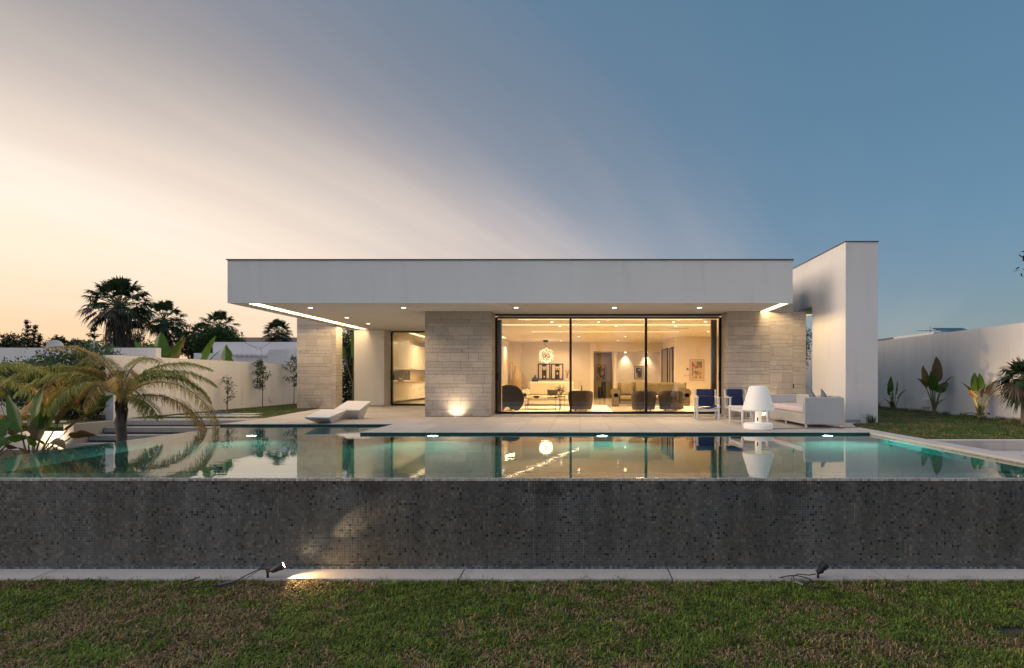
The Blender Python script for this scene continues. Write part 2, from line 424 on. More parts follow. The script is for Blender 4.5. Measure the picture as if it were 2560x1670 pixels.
def stone_mat(name, col):
    m, t, b = newmat(name)
    g = N(t, 'ShaderNodeNewGeometry')
    mp = N(t, 'ShaderNodeMapping'); L(t, g.outputs['Position'], mp.inputs[0]); mp.inputs['Scale'].default_value = (1, 1, 3.2)
    n1 = N(t, 'ShaderNodeTexNoise'); n1.inputs['Scale'].default_value = 3.0; n1.inputs['Detail'].default_value = 9; n1.inputs['Roughness'].default_value = .68; n1.inputs['Distortion'].default_value = 1.2
    L(t, mp.outputs[0], n1.inputs['Vector'])
    c0 = ramp(t, n1.outputs['Fac'], [(.22, tuple(x*.74 for x in col)+(1,)), (.42, tuple(x*.93 for x in col)+(1,)), (.60, tuple(col)+(1,)), (.8, tuple(min(1, x*1.15) for x in col)+(1,))])
    v = N(t, 'ShaderNodeTexNoise'); v.inputs['Scale'].default_value = 2.2; v.inputs['Detail'].default_value = 12; v.inputs['Roughness'].default_value = .75; v.inputs['Distortion'].default_value = 3
    L(t, mp.outputs[0], v.inputs['Vector'])
    vein = math_(t, 'LESS_THAN', math_(t, 'ABSOLUTE', math_(t, 'SUBTRACT', v.outputs['Fac'], .5)), .008)
    c1_ = mixc(t, math_(t, 'MULTIPLY', vein, .45), c0, tuple(x*.35 for x in col)+(1,))
    f = N(t, 'ShaderNodeMapRange'); L(t, g.outputs['Random Per Island'], f.inputs[0]); f.inputs[3].default_value = .87; f.inputs[4].default_value = 1.07
    c2_ = mixc(t, 1, c1_, f.outputs[0], 'MULTIPLY')
    # weathered white and dark stain low down
    sz = N(t, 'ShaderNodeSeparateXYZ'); L(t, g.outputs['Position'], sz.inputs[0])
    lo_ = N(t, 'ShaderNodeMapRange'); L(t, sz.outputs[2], lo_.inputs[0]); lo_.inputs[1].default_value = .5; lo_.inputs[2].default_value = 0
    wn = N(t, 'ShaderNodeTexNoise'); wn.inputs['Scale'].default_value = 3.5; wn.inputs['Detail'].default_value = 8; L(t, g.outputs['Position'], wn.inputs['Vector'])
    dk = N(t, 'ShaderNodeMapRange'); L(t, wn.outputs['Fac'], dk.inputs[0]); dk.inputs[1].default_value = .50; dk.inputs[2].default_value = .62
    c3_ = mixc(t, math_(t, 'MULTIPLY', math_(t, 'MULTIPLY', dk.outputs[0], lo_.outputs[0]), .75), c2_, tuple(x*.4 for x in col)+(1,))
    L(t, c3_, b.inputs['Base Color']); b.inputs['Roughness'].default_value = .75; b.inputs['Specular IOR Level'].default_value = .3
    bp = N(t, 'ShaderNodeBump'); bp.inputs['Strength'].default_value = .35; bp.inputs['Distance'].default_value = .01
    L(t, n1.outputs['Fac'], bp.inputs['Height']); L(t, bp.outputs[0], b.inputs['Normal'])
    return m
M['stone'] = stone_mat('travertine_cladding', (.53, .475, .41))
M['mortar'] = pmat('dark_joint', (.07, .06, .05), .9, .1)
M['mosaic'] = mosaic('grey_mosaic', [(0, (.010, .011, .013, 1)), (.035, (.016, .018, .020, 1)), (.06, (.060, .062, .060, 1)), (.5, (.082, .082, .075, 1)), (.85, (.100, .095, .082, 1)), (1, (.15, .138, .115, 1))], .0285, (.135, .145, .15, 1), .11, .34, .06, aged=True)
M['teal_tile'] = mosaic('teal_mosaic', [(0, (.01, .10, .10, 1)), (.5, (.02, .20, .19, 1)), (1, (.06, .34, .31, 1))], .0285, (.06, .20, .18, 1), .12, .12, .07)
M['dark_teal'] = mosaic('dark_teal_mosaic', [(0, (.002, .018, .020, 1)), (1, (.008, .05, .05, 1))], .0285, (.01, .03, .03, 1), .1, .3, .05)
M['edge_tile'] = mosaic('pale_edge_mosaic', [(0, (.34, .30, .26, 1)), (.5, (.52, .47, .42, 1)), (1, (.68, .63, .58, 1))], .0285, (.16, .14, .13, 1), .14, .25, .05)
M['base_tile'] = mosaic('blue_base_mosaic', [(0, (.03, .05, .06, 1)), (.5, (.09, .12, .14, 1)), (1, (.20, .24, .26, 1))], .0285, (.05, .05, .05, 1), .14, .2, .08)
def terrace_mat():
    m, t, b = newmat('travertine_paving')
    g = N(t, 'ShaderNodeNewGeometry')
    br = N(t, 'ShaderNodeTexBrick'); br.offset = .5; br.inputs['Scale'].default_value = 1.0
    br.inputs['Brick Width'].default_value = 1.25; br.inputs['Row Height'].default_value = .62; br.inputs['Mortar Size'].default_value = .004; br.inputs['Mortar Smooth'].default_value = .1
    br.inputs['Color1'].default_value = (.50, .455, .405, 1); br.inputs['Color2'].default_value = (.60, .55, .49, 1); br.inputs['Mortar'].default_value = (.22, .19, .16, 1)
    mp0 = N(t, 'ShaderNodeMapping'); mp0.inputs['Rotation'].default_value = (0, 0, R(90)); L(t, g.outputs['Position'], mp0.inputs[0]); L(t, mp0.outputs[0], br.inputs['Vector'])
    mp = N(t, 'ShaderNodeMapping'); L(t, g.outputs['Position'], mp.inputs[0]); mp.inputs['Scale'].default_value = (.7, 3.5, 1)
    n1 = N(t, 'ShaderNodeTexNoise'); n1.inputs['Scale'].default_value = 4; n1.inputs['Detail'].default_value = 8; n1.inputs['Roughness'].default_value = .65; L(t, mp.outputs[0], n1.inputs['Vector'])
    f = N(t, 'ShaderNodeMapRange'); L(t, n1.outputs['Fac'], f.inputs[0]); f.inputs[1].default_value = .3; f.inputs[2].default_value = .7; f.inputs[3].default_value = .78; f.inputs[4].default_value = 1.1
    c = mixc(t, 1, br.outputs[0], f.outputs[0], 'MULTIPLY')
    n2 = N(t, 'ShaderNodeTexNoise'); n2.inputs['Scale'].default_value = .9; n2.inputs['Detail'].default_value = 6; L(t, g.outputs['Position'], n2.inputs['Vector'])
    f2 = N(t, 'ShaderNodeMapRange'); L(t, n2.outputs['Fac'], f2.inputs[0]); f2.inputs[3].default_value = .82; f2.inputs[4].default_value = 1.12
    L(t, mixc(t, 1, c, f2.outputs[0], 'MULTIPLY'), b.inputs['Base Color']); b.inputs['Roughness'].default_value = .6
    bp = N(t, 'ShaderNodeBump'); bp.inputs['Strength'].default_value = .2; bp.inputs['Distance'].default_value = .004
    L(t, n1.outputs['Fac'], bp.inputs['Height']); L(t, bp.outputs[0], b.inputs['Normal'])
    return m
M['terrace'] = terrace_mat()
def water_mat():
    m, t, b = newmat('pool_water')
    t.nodes.remove(b)
    gl = N(t, 'ShaderNodeBsdfRefraction'); gl.inputs['IOR'].default_value = 1.33; gl.inputs['Roughness'].default_value = 0.0
    gl.inputs['Color'].default_value = (.60, 1, .96, 1)
    gg = N(t, 'ShaderNodeBsdfGlossy'); gg.inputs['Roughness'].default_value = 0.0; gg.inputs[0].default_value = (1, 1, 1, 1)
    g = N(t, 'ShaderNodeNewGeometry')
    n1 = N(t, 'ShaderNodeTexNoise'); n1.inputs['Scale'].default_value = 7; n1.inputs['Detail'].default_value = 3; n1.inputs['Roughness'].default_value = .5; n1.inputs['Distortion'].default_value = .4
    mp = N(t, 'ShaderNodeMapping'); mp.inputs['Scale'].default_value = (.5, 1.0, 1); L(t, g.outputs['Position'], mp.inputs[0]); L(t, mp.outputs[0], n1.inputs['Vector'])
    n2 = N(t, 'ShaderNodeTexNoise'); n2.inputs['Scale'].default_value = 1.1; n2.inputs['Detail'].default_value = 2; L(t, mp.outputs[0], n2.inputs['Vector'])
    h = math_(t, 'ADD', math_(t, 'MULTIPLY', n1.outputs['Fac'], .3), n2.outputs['Fac'])
    bp = N(t, 'ShaderNodeBump'); bp.inputs['Strength'].default_value = .08; bp.inputs['Distance'].default_value = .02
    L(t, h, bp.inputs['Height']); L(t, bp.outputs[0], gl.inputs['Normal']); L(t, bp.outputs[0], gg.inputs['Normal'])
    fr = N(t, 'ShaderNodeFresnel'); fr.inputs[0].default_value = 1.40; L(t, bp.outputs[0], fr.inputs['Normal'])
    mx = N(t, 'ShaderNodeMixShader'); L(t, math_(t, 'MULTIPLY', fr.outputs[0], 1.08, clamp=True), mx.inputs[0]); L(t, gl.outputs[0], mx.inputs[1]); L(t, gg.outputs[0], mx.inputs[2])
    L(t, mx.outputs[0], t.nodes['Material Output'].inputs[0])
    return m
M['water'] = water_mat()
def glass_mat(name, tint=(.93, .95, .93, 1), ior=1.5):
    m, t, b = newmat(name); t.nodes.remove(b)
    fr = N(t, 'ShaderNodeFresnel'); fr.inputs[0].default_value = ior
    tr = N(t, 'ShaderNodeBsdfTransparent'); tr.inputs[0].default_value = tint
    gs = N(t, 'ShaderNodeBsdfGlossy'); gs.inputs['Roughness'].default_value = 0.0; gs.inputs[0].default_value = (.9, .9, .9, 1)
    mx = N(t, 'ShaderNodeMixShader'); L(t, math_(t, 'MULTIPLY', fr.outputs[0], 1.5), mx.inputs[0]); L(t, tr.outputs[0], mx.inputs[1]); L(t, gs.outputs[0], mx.inputs[2])
    L(t, mx.outputs[0], t.nodes['Material Output'].inputs[0])
    return m
M['glass'] = glass_mat('window_glass')
M['clear_glass'] = glass_mat('table_glass', (.75, .82, .78, 1))
M['floor_marble'] = pmat('polished_marble', (.62, .54, .43), .12, .08, 1.5)
M['rug'] = pmat('cream_rug', (.72, .66, .56), .95, .05, 5, .4, 200)
M['glow'] = emat('cove_glow', (1, .74, .38), .75)
M['glow_soft'] = emat('ceiling_strip_glow', (1, .74, .40), 3.6)
M['glow_dim'] = emat('cove_glow_dim', (1, .74, .42), 1.8)
M['spot_glow'] = emat('downlight_glow', (1, .88, .72), 12)
# ================================================================== SETTING
WZ = -0.045                       # water level
PY0, PY1, PYR = 6.28, 11.23, 13.27   # pool front, back, back of the shallow shelf
PX0, PX1, PXJ = -7.75, 5.62, -4.25
def soil(name, c1, c2, sc=2.5):
    m, t, b = newmat(name); g = N(t, 'ShaderNodeNewGeometry')
    n = N(t, 'ShaderNodeTexNoise'); n.inputs['Scale'].default_value = sc; n.inputs['Detail'].default_value = 8; L(t, g.outputs['Position'], n.inputs['Vector'])
    c = ramp(t, n.outputs['Fac'], [(.35, (*c1, 1)), (.65, (*c2, 1))]); L(t, c, b.inputs['Base Color']); b.inputs['Roughness'].default_value = .95
    bp = N(t, 'ShaderNodeBump'); bp.inputs['Strength'].default_value = .6; bp.inputs['Distance'].default_value = .03
    n2 = N(t, 'ShaderNodeTexNoise'); n2.inputs['Scale'].default_value = 60; L(t, g.outputs['Position'], n2.inputs['Vector'])
    L(t, n2.outputs['Fac'], bp.inputs['Height']); L(t, bp.outputs[0], b.inputs['Normal'])
    return m
M['soil'] = soil('lawn_soil', (.035, .030, .020), (.075, .058, .038))
M['turf'] = soil('turf_base', (.022, .040, .010), (.050, .050, .022), 1.2)
g = MB().face([(-500, -500, -1.075), (500, -500, -1.075), (500, 900, -1.075), (-500, 900, -1.075)]).build('ground', M['soil']); tag(g, kind='structure')
g = MB().box(-60, 60, 16, 400, -1.07, -.03).build('upper_ground', M['turf']); tag(g, kind='structure')
g = MB().box(-20, PX0-.5, 9.0, 13.3, -1.07, -.60).build('garden_bed', M['soil']); tag(g, kind='structure')
g = MB().box(-40, -11.75, 13.42, 16.6, -1.0, -.005).build('left_upper_lawn', M['turf']); tag(g, kind='structure')
# terrace slab, L-shaped round the pool's shallow shelf, edge projecting 3 cm over the tiled pool wall
M['paving_edge'] = pmat('paving_edge', (.42, .38, .33), .7, .06)
tb = MB()
tb.prism([(-8.24, PYR-.006), (PXJ-.006, PYR-.006), (PXJ-.006, PY1-.006), (PX1, PY1-.006), (5.95, PY1-.006), (5.95, 12.5), (6.28, 13.4), (7.04, 13.6), (7.04, 18.0), (4.2, 22.6), (-8.46, 22.6), (-9.05, 20.1), (-8.73, 17.9), (-8.30, 15.3), (-8.24, 14.43)], 'Z', -.010, 0)
tag(tb.build('terrace', M['terrace']), kind='structure')
tb = MB(); tb.box(-8.24, PXJ, PYR, 22.6, -1.06, -.0105); tb.box(PXJ+.002, 5.95, PY1+.061, 22.6, -1.06, -.0105)
tag(tb.build('terrace_base', M['mortar']), kind='structure')
# lawns
rl = MB().prism([(5.96, 9.96), (10.70, 9.96), (10.70, 40), (6.0, 40), (7.05, 18), (7.06, 13.6), (6.30, 13.38), (5.96, 12.5)], 'Z', -1.06, .004).build('right_lawn', M['turf']); tag(rl, kind='structure')
ll = MB().prism([(-11.83, 15.3), (-8.32, 15.3), (-8.76, 17.9), (-9.08, 20.1), (-8.6, 30), (-11.83, 30)], 'Z', -1.06, .003).build('left_lawn', M['turf']); tag(ll, kind='structure')
# top landing leading left to the steps, and the four floating steps
st = MB(); st.box(-11.49, -8.245, 14.43, 15.29, -.12, -.001)
for k, (y, z) in enumerate(((13.99, -.145), (13.57, -.295), (13.14, -.445))): st.box(-11.49, -8.30, y, y+.52, z-.115, z)
st.box(-11.6, -8.3, 13.7, 14.9, -1.0, -.60); st.box(-11.48, -8.3, 14.75, 15.25, -.60, -.125)
tag(st.build('garden_steps', M['concrete'], bevel=.006), kind='structure')
# stepping path in the left lawn
M['slab'] = pmat('path_slab', (.50, .48, .45), .8, .1)
pt = MB(); pt.box(-11.3, -8.9, 15.75, 16.25, -.02, .016); pt.box(-11.3, -9.4, 16.6, 17.2, -.02, .016)
tag(pt.build('path', M['slab']), kind='structure')
# strip of pale coping at the foot of the pool wall
M['kerb'] = stucco('pale_kerb_stone', (.60, .56, .52), .12)
kb = MB()
x = -10.0
while x < 9:
    kb.box(x+.004, x+2.18, 5.95, 6.272, -1.07, -1.018); x += 2.19
tag(kb.build('kerb_strip', M['kerb']), kind='structure')

# ------------------------------------------------------------------ swimming pool
pool = thing('swimming_pool', 'long infinity pool faced with dark grey glass mosaic in front of the white house', 'pool', (0, 8.8, -1.07))
pw = MB(); pw.box(PX0-.20, 7.2, PY0, PY0+.24, -1.07, WZ-.022)
pw.build('front_wall', M['mosaic'], pool)
# pale wet ledge just under the water along the spill edges
MB().box(PX0-.20, PX1, PY0+.002, PY0+.36, WZ-.0215, WZ-.006).build('spill_edge', M['edge_tile'], pool)
MB().rbox(PX0-.20, PX1, PY0-.004, PY0+.020, WZ-.028, WZ+.0025, .004, 2).build('spill_highlight', M['edge_tile'], pool)  # pale strip stands in for the sky highlight along the rounded edge
b = MB(); b.box(PX0-.20, PX0, PY0+.362, 13.7, -1.07, WZ-.004); b.build('spill_wall', M['edge_tile'], pool)
MB().box(-10, 7.2, PY0-.03, PY0-.001, -1.017, -.985).build('tiled_foot', M['base_tile'], pool)
MB().box(PX0+.0505, PX0+.30, PY0+.361, PYR-.001, -1.449, WZ-.02).build('side_ledge', M['edge_tile'], pool)
b = MB()
b.box(PX0, PX1, PY0+.24, PY1, -1.52, -1.45)                       # floor
b.box(PX0, PX1, PY0+.24, PY0+.30, -1.45, WZ-.023)
b.box(PX0+.001, PX0+.05, PY0+.30, PY1, -1.45, WZ-.005)
b.box(PXJ, PX1, PY1, PY1+.06, -1.45, -.0105)
b.box(PX0, PXJ, PY1, PY1+.06, -1.45, -.22)
b.box(PX0, PXJ, PY1+.06, PYR, -.30, -.22)
b.box(PX0, PXJ, PYR-.004, PYR-.001, -.30, -.0105)
b.box(PXJ-.004, PXJ-.001, PY1+.062, PYR-.005, -.30, -.0105)
b.box(PX1-.0, PX1+.05, PY0+.24, PY1+.06, -1.45, -.034)
b.build('basin', M['teal_tile'], pool)
b = MB(); b.box(PX1-.02, 5.95, PY0-.0, PY1-.007, -.035, 0.0)
b.build('coping', M['kerb'], pool, bevel=.006)
b = MB(); b.box(PX1-.006, PX1-.001, PY0+.26, PY1-.03, WZ-.15, -.036); b.build('waterline_tiles', M['edge_tile'], pool)
MB().box(PXJ-.006, PX1, PY1-.0045, PY1-.0005, WZ-.02, -.0105).build('waterline_band', M['dark_teal'], pool)
MB().box(PX0, PXJ-.006, PYR-.008, PYR-.0045, WZ-.02, -.0105).build('waterline_band', M['dark_teal'], pool)
# underwater lamps, each a round lens in a steel ring
M['pool_lens'] = emat('pool_lamp_lens', (.92, 1, .90), 60)
M['steel'] = pmat('brushed_steel', (.45, .45, .44), .3, .05, metal=1)
RY = Matrix.Rotation(R(90), 4, 'X')
for lx, ly in ((-6.35, PY1), (-2.85, PY1), (.43, PY1), (4.79, PY1)):
    zc = WZ-.235
    ring = MB().lathe([(.095, 0), (.125, 0), (.125, .02), (.095, .025)], (lx, ly-.001, zc), 28, RY).build('pool_lamp', M['steel'], pool, smooth=True)
    MB().lathe([(0, .02), (.07, .018), (.094, .008)], (lx, ly-.001, zc), 24, RY).build('lens', M['pool_lens'], ring, smooth=True)
    lamp('pool_light', 'SPOT', (lx, ly-.06, zc), ring, 1100 if lx > -5 else 600, (.26, .86, .84), .05, (.25 if lx < -5 else 0, -1, -.7), spot=128, blend=1)
wv = MB(); wv.prism([(PX0-.19, PY0+.004), (PX1+.0, PY0+.004), (PX1, PY1+.02), (PXJ+.03, PY1+.02), (PXJ+.03, PYR+.02), (PX0-.19, PYR+.02)], 'Z', WZ-.0001, WZ)
bmw = wv.bm
# keep only the top sheet: one refracting surface over the basin
bmesh.ops.delete(bmw, geom=[f for f in bmw.faces if abs(f.calc_center_median().z-WZ) > 1e-5], context='FACES')
water = MB(); water.bm.free(); water.bm = bmw
w = water.build('water', M['water']); tag(w, kind='structure')
if w.data.polygons[0].normal.z < 0: w.data.flip_normals()

# sunken basin at the right behind the coping
sb = MB(); sb.box(5.96, 9.7, 9.70, 9.95, -1.06, 0.0); sb.box(5.95, 5.99, 6.3, 9.69, -1.06, -.05)
o = sb.build('retaining_wall', M['kerb']); tag(o, 'low white retaining wall with a pale top along the edge of the right lawn', 'wall')
o = MB().box(6.80, 9.6, 9.1, 9.69, -1.06, -.165).build('concrete_step', M['kerb'], bevel=.01); tag(o, 'pale rendered step in the sunken corner below the right retaining wall', 'step')
# left: low white wall, stair cheek, boundary walls
o = MB().box(-20, -11.76, 13.30, 13.42, -.62, -.17).build('low_wall', M['garden_white']); tag(o, 'low white wall behind the banana plants at the pool left, lit warm from below', 'wall')
o = MB().box(-20, -12.3, 13.7, 13.9, -.1, .03).build('planter_ledge', M['garden_white']); tag(o, 'white ledge above the low wall at the far left', 'ledge')
o = MB().box(-11.75, -11.50, 13.19, 15.28, -1.0, -.002).build('stair_cheek', M['concrete'], bevel=.008); tag(o, 'grey concrete cheek wall flanking the left side of the garden steps', 'wall')
o = MB().box(-12.04, -11.84, 14.72, 40, -.5, 1.64).build('garden_wall', M['garden_white']); tag(o, 'long white garden wall running back behind the left lawn', 'wall')
o = MB().box(-40, -12.06, 16.5, 16.7, -.5, 1.92).build('cross_wall', M['garden_white']); tag(o, 'white wall facing the pool behind the bushes at far left', 'wall')
o = MB().box(10.70, 10.92, 4.0, 45, -1.06, 2.39).build('side_wall', M['garden_white']); tag(o, 'tall white boundary wall on the right behind the banana plants', 'wall')

# ================================================================== HOUSE
villa = thing('villa', 'white flat roofed modern house with stone clad walls and lit glass front', 'house', (-1.6, 22, 0))
ROWS = [.215, .10, .098, .249, .11, .148, .10, .103, .247, .16, .096, .103, .249, .108, .144, .108, .096, .254, .182]
def clad(mb, u0, u1, ztop, place, seed, zfun=None):
    """rows of thin stone slabs; place(u0,u1,z0,z1,d) adds one slab"""
    r_ = random.Random(seed); rows = list(ROWS); z = ztop
    i = 0
    while z > .02:
        h = rows[i % len(rows)]; z1 = z; z0 = max(0.0, z-h); z = z0; i += 1
        u = u0-r_.uniform(0, .5)
        while u < u1-.01:
            w_ = r_.choice([.32, .42, .5, .58, .66, .82]) * (1.0 if h < .2 else .85)
            a, c = max(u, u0), min(u+w_, u1); u += w_
            if c-a < .05:
                continue
            if u1-c < .08: c = u1; u = u1+1
            place(a+.0025, c-.0025, z0+.003, z1-.003, r_.uniform(0, .006))
    return mb
def front_clad(mb, x0, x1, y, ztop, seed): return clad(mb, x0, x1, ztop, lambda a, c, z0, z1, d: mb.box(a, c, y-.014-d, y, z0, z1), seed)
def right_clad(mb, y0, y1, x, ztop, seed): return clad(mb, y0, y1, ztop, lambda a, c, z0, z1, d: mb.box(x, x+.012+d*.5, a, c, z0, z1), seed)
def left_clad(mb, y0, y1, x, ztop, seed): return clad(mb, y0, y1, ztop, lambda a, c, z0, z1, d: mb.box(x-.012-d*.5, x, a, c, z0, z1), seed)
SOF = 2.884
# roof slab
rb = MB(); RX0, RX1, RY0 = -8.60, 5.19, 14.15
# roof made of ring pieces so that the two soffit light coves are real recesses
rb.box(RX0, RX1, RY0, 34, SOF+.10, 3.93)
rb.box(RX0, -8.18, RY0, 34, SOF, SOF+.0999)
rb.box(-8.18, RX1, RY0, 14.28, SOF, SOF+.0999)
rb.box(-8.18, -7.90, 21.55, 34, SOF, SOF+.0999)
rb.box(-7.90, 4.94, 14.28, 34, SOF, SOF+.0999)
rb.box(5.12, RX1, 14.28, 34, SOF, SOF+.0999)
rb.box(4.94, 5.12, 16.35, 34, SOF, SOF+.0999)
roof = rb.build('roof', M['white'], villa)
MB().box(RX0-.025, RX1+.025, RY0-.025, 34.02, 3.93, 3.955).build('roof_cap', M['cap'], roof)
for (xa, xb, ya, yb) in ((-8.18, -7.90, 14.28, 21.55), (4.94, 5.12, 14.28, 16.35)):
    c = MB().box(xa+.03, xb-.03, ya+.03, yb-.03, SOF+.075, SOF+.09).build('cove_light', M['glow'], roof)
    sgx = 1 if xa > 0 else -1      # LED strip on the shelf nearer the middle of the house, shining outward across the slot
    lamp('cove_lamp', 'AREA', ((xa+.012 if sgx > 0 else xb-.012), (ya+yb)/2, SOF+.045), c, 34*(yb-ya)/2, (1, .70, .36), yb-ya-.1, (sgx, 0, -.35), .05)
M['downlight_ring'] = pmat('downlight_ring', (.8, .78, .74), .5, .02)
for (dx, dy) in ((-7.0, 15.06), (-4.58, 15.06), (-1.66, 15.06), (.89, 15.06), (3.1, 15.06), (-7.04, 17.5), (-7.08, 19.4)):
    d = MB().lathe([(.062, 0), (.075, 0), (.075, .008), (.062, .008)], (dx, dy, SOF-.007), 20).build('downlight', M['downlight_ring'], roof, smooth=True)
    MB().lathe([(0, 0), (.06, 0), (.06, .003), (0, .003)], (dx, dy, SOF-.004), 18).build('lens', M['spot_glow'], d)
    lamp('downlight_lamp', 'SPOT', (dx, dy, SOF-.03), d, 95, (1, .72, .44), .05, (0, 0, -1), spot=130, blend=1)
# walls of the house
cw = MB()
cw.box(-8.45, -7.33, 21.70, 22.42, 0, SOF-.002)                 # white wall beside the kitchen door
cw.box(-8.45, -8.25, 22.43, 33, 0, SOF-.002)
cw.box(-8.25, 6.3, 32.8, 33, 0, SOF-.002)
cw.box(6.2, 6.4, 16.6, 33, 0, SOF-.002)
walls = cw.build('outer_wall', M['white'], villa)
plinth = MB().box(-8.47, -7.31, 21.675, 21.699, 0, .06).build('plinth', M['concrete'], villa)
MB().box(-4.228, -2.442, 15.875, 16.595, 0, SOF-.003).build('pier_core', M['mortar'], villa)
MB().box(-4.236, -3.702, 16.60, 22.42, 0, SOF-.003).build('side_wall', M['white'], villa)
core = MB(); core.prism([(4.052, 0), (6.168, 0), (6.168, 2.868), (5.80, 2.868), (5.80, 3.7), (5.192, 3.7), (5.192, SOF-.003), (4.052, SOF-.003)], 'Y', 15.875, 16.55)
core.build('stone_core', M['mortar'], villa)
sb = MB(); front_clad(sb, -4.24, -2.43, 15.874, SOF-.004, 3); right_clad(sb, 15.874, 16.56, -2.441, SOF-.004, 5)
sb.build('stone_pier', M['stone'], villa)
sb = MB(); front_clad(sb, 4.04, 5.19, 15.874, SOF-.004, 8); front_clad(sb, 5.19, 5.82, 15.873, 2.868+.215+.1+.45, 8); front_clad(sb, 5.82, 6.18, 15.874, 2.868, 9)
left_clad(sb, 15.874, 16.56, 4.051, SOF-.004, 7)
sb.build('stone_wall', M['stone'], villa)
# free standing stone pier under the left corner of the roof
core = MB(); core.prism([(-9.798, 0), (-8.462, 0), (-8.462, SOF-.003), (-8.605, SOF-.003), (-8.605, 3.8), (-9.798, 3.8)], 'Y', 20.115, 20.60)
core.build('pier_core', M['mortar'], villa)
sb = MB(); front_clad(sb, -9.81, -8.62, 20.114, SOF+.66, 13); front_clad(sb, -8.62, -8.45, 20.114, SOF-.004, 14); right_clad(sb, 20.114, 20.61, -8.461, SOF-.004, 15)
sb.build('stone_pier', M['stone'], villa)
# white portal wall to the right
pb = MB(); pb.prism([(13.71, 0), (15.68, 0), (15.68, 3.0), (17.13, 3.0), (17.13, 4.27), (13.71, 4.27)], 'X', 6.28, 7.04)
portal = pb.build('portal_wall', M['white'], villa)
MB().box(6.262, 7.058, 13.692, 17.15, 4.27, 4.29).build('portal_cap', M['cap'], portal)
MB().box(6.275, 6.62, 13.69, 13.708, 0, .07).build('plinth', M['concrete'], portal)
rb = MB(); rb.box(5.20, 7.04, 17.16, 24, 2.96, 3.9); o = rb.build('rear_roof', M['soffit'], villa)
c = MB().box(6.75, 6.95, 17.25, 17.95, 2.945, 2.955).build('cove_light', M['glow'], o)
# living room shell
lr = MB()
lr.box(-3.70, 6.19, 16.60, 32.7, -.05, .031)
fl = lr.build('floor', M['floor_marble'], villa)
MB().box(-4.2, 4.05, 15.88, 16.599, -.02, .034).build('door_sill', M['terrace'], villa)
lr = MB()
lr.box(-3.70, -3.50, 16.62, 18.2, .032, SOF-.004); lr.box(-3.70, -3.50, 18.2, 21.6, 2.5, SOF-.004); lr.box(-3.70, -3.50, 21.6, 29.3, .032, SOF-.004)   # left wall with garden door opening
lr.box(-3.499, -2.445, 16.60, 16.72, .032, SOF-.004)
lr.box(-3.50, .55, 29.0, 29.2, .032, SOF-.004)                      # back wall
lr.box(.55, .68, 29.0, 29.6, .032, SOF-.004)
lr.box(.68, 4.12, 29.0, 29.2, 2.42, SOF-.004)                       # bulkhead over the niche
lr.box(.681, 4.12, 29.202, 30.4, 2.42, 2.50)
lr.box(1.85, 4.12, 30.2, 30.39, .032, 2.418)
lr.box(1.70, 1.85, 29.35, 30.39, .032, 2.418)
lr.box(4.12, 4.25, 27.0, 30.4, 2.49, SOF-.004); lr.box(4.12, 4.25, 29.0, 30.4, .032, 2.488)
lr.box(4.12, 4.25, 26.5, 27.0, .032, SOF-.004); lr.box(4.12, 4.25, 25.5, 26.5, 2.45, SOF-.004); lr.box(4.12, 4.25, 25.15, 25.5, .032, SOF-.004)
lr.box(4.252, 6.19, 25.15, 25.35, .032, SOF-.004)                   # front facing wall with the painting
lr.box(6.10, 6.195, 16.62, 25.14, .032, SOF-.004)
lr.box(4.06, 6.19, 16.56, 16.66, .032, SOF-.004)
lr.build('room_wall', M['interior'], villa)
b = MB(); b.box(.69, 1.69, 31.8, 31.9, .032, SOF-.01); b.box(.58, .67, 29.61, 31.9, .032, SOF-.01); b.box(1.71, 1.80, 30.41, 31.9, .032, SOF-.01); b.box(.60, 1.80, 29.6, 31.9, 2.75, 2.8)
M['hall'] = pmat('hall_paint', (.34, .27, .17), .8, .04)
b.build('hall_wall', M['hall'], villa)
hl = MB().lathe([(0, 0), (.05, 0), (.05, .006), (0, .006)], (1.2, 30.6, 2.742), 14).build('downlight', M['glow_soft'], villa)  # added downlight with no visible source, brightens the dark hall
lamp('hall_fill_lamp', 'SPOT', (1.2, 30.6, 2.73), hl, 120, (1, .66, .34), .05, (0, 0, -1), spot=165, blend=1)
MB().box(-2.9, .50, 28.97, 28.998, .3, SOF-.02).build('feature_panel', M['grey_panel'], villa)
# doors in the right hand wall and the garden door in the left wall
for (ya, yb, zt) in ((27.05, 28.95, 2.48), (25.55, 26.45, 2.44)):
    f = MB(); f.box(4.06, 4.26, ya, ya+.06, .032, zt); f.box(4.06, 4.26, yb-.06, yb, .032, zt); f.box(4.06, 4.26, ya+.06, yb-.06, zt-.06, zt)
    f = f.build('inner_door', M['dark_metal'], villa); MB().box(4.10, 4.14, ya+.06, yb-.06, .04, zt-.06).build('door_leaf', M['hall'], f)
f = MB()
for yy in (18.22, 19.35, 20.45, 21.54): f.box(-3.56, -3.49, yy, yy+.06, .032, 2.5)
f.box(-3.56, -3.49, 18.22, 21.6, 2.44, 2.499)
gd = f.build('garden_door', M['dark_metal'], villa)
MB().box(-3.535, -3.525, 18.28, 21.54, .04, 2.44).build('pane', M['glass'], gd)
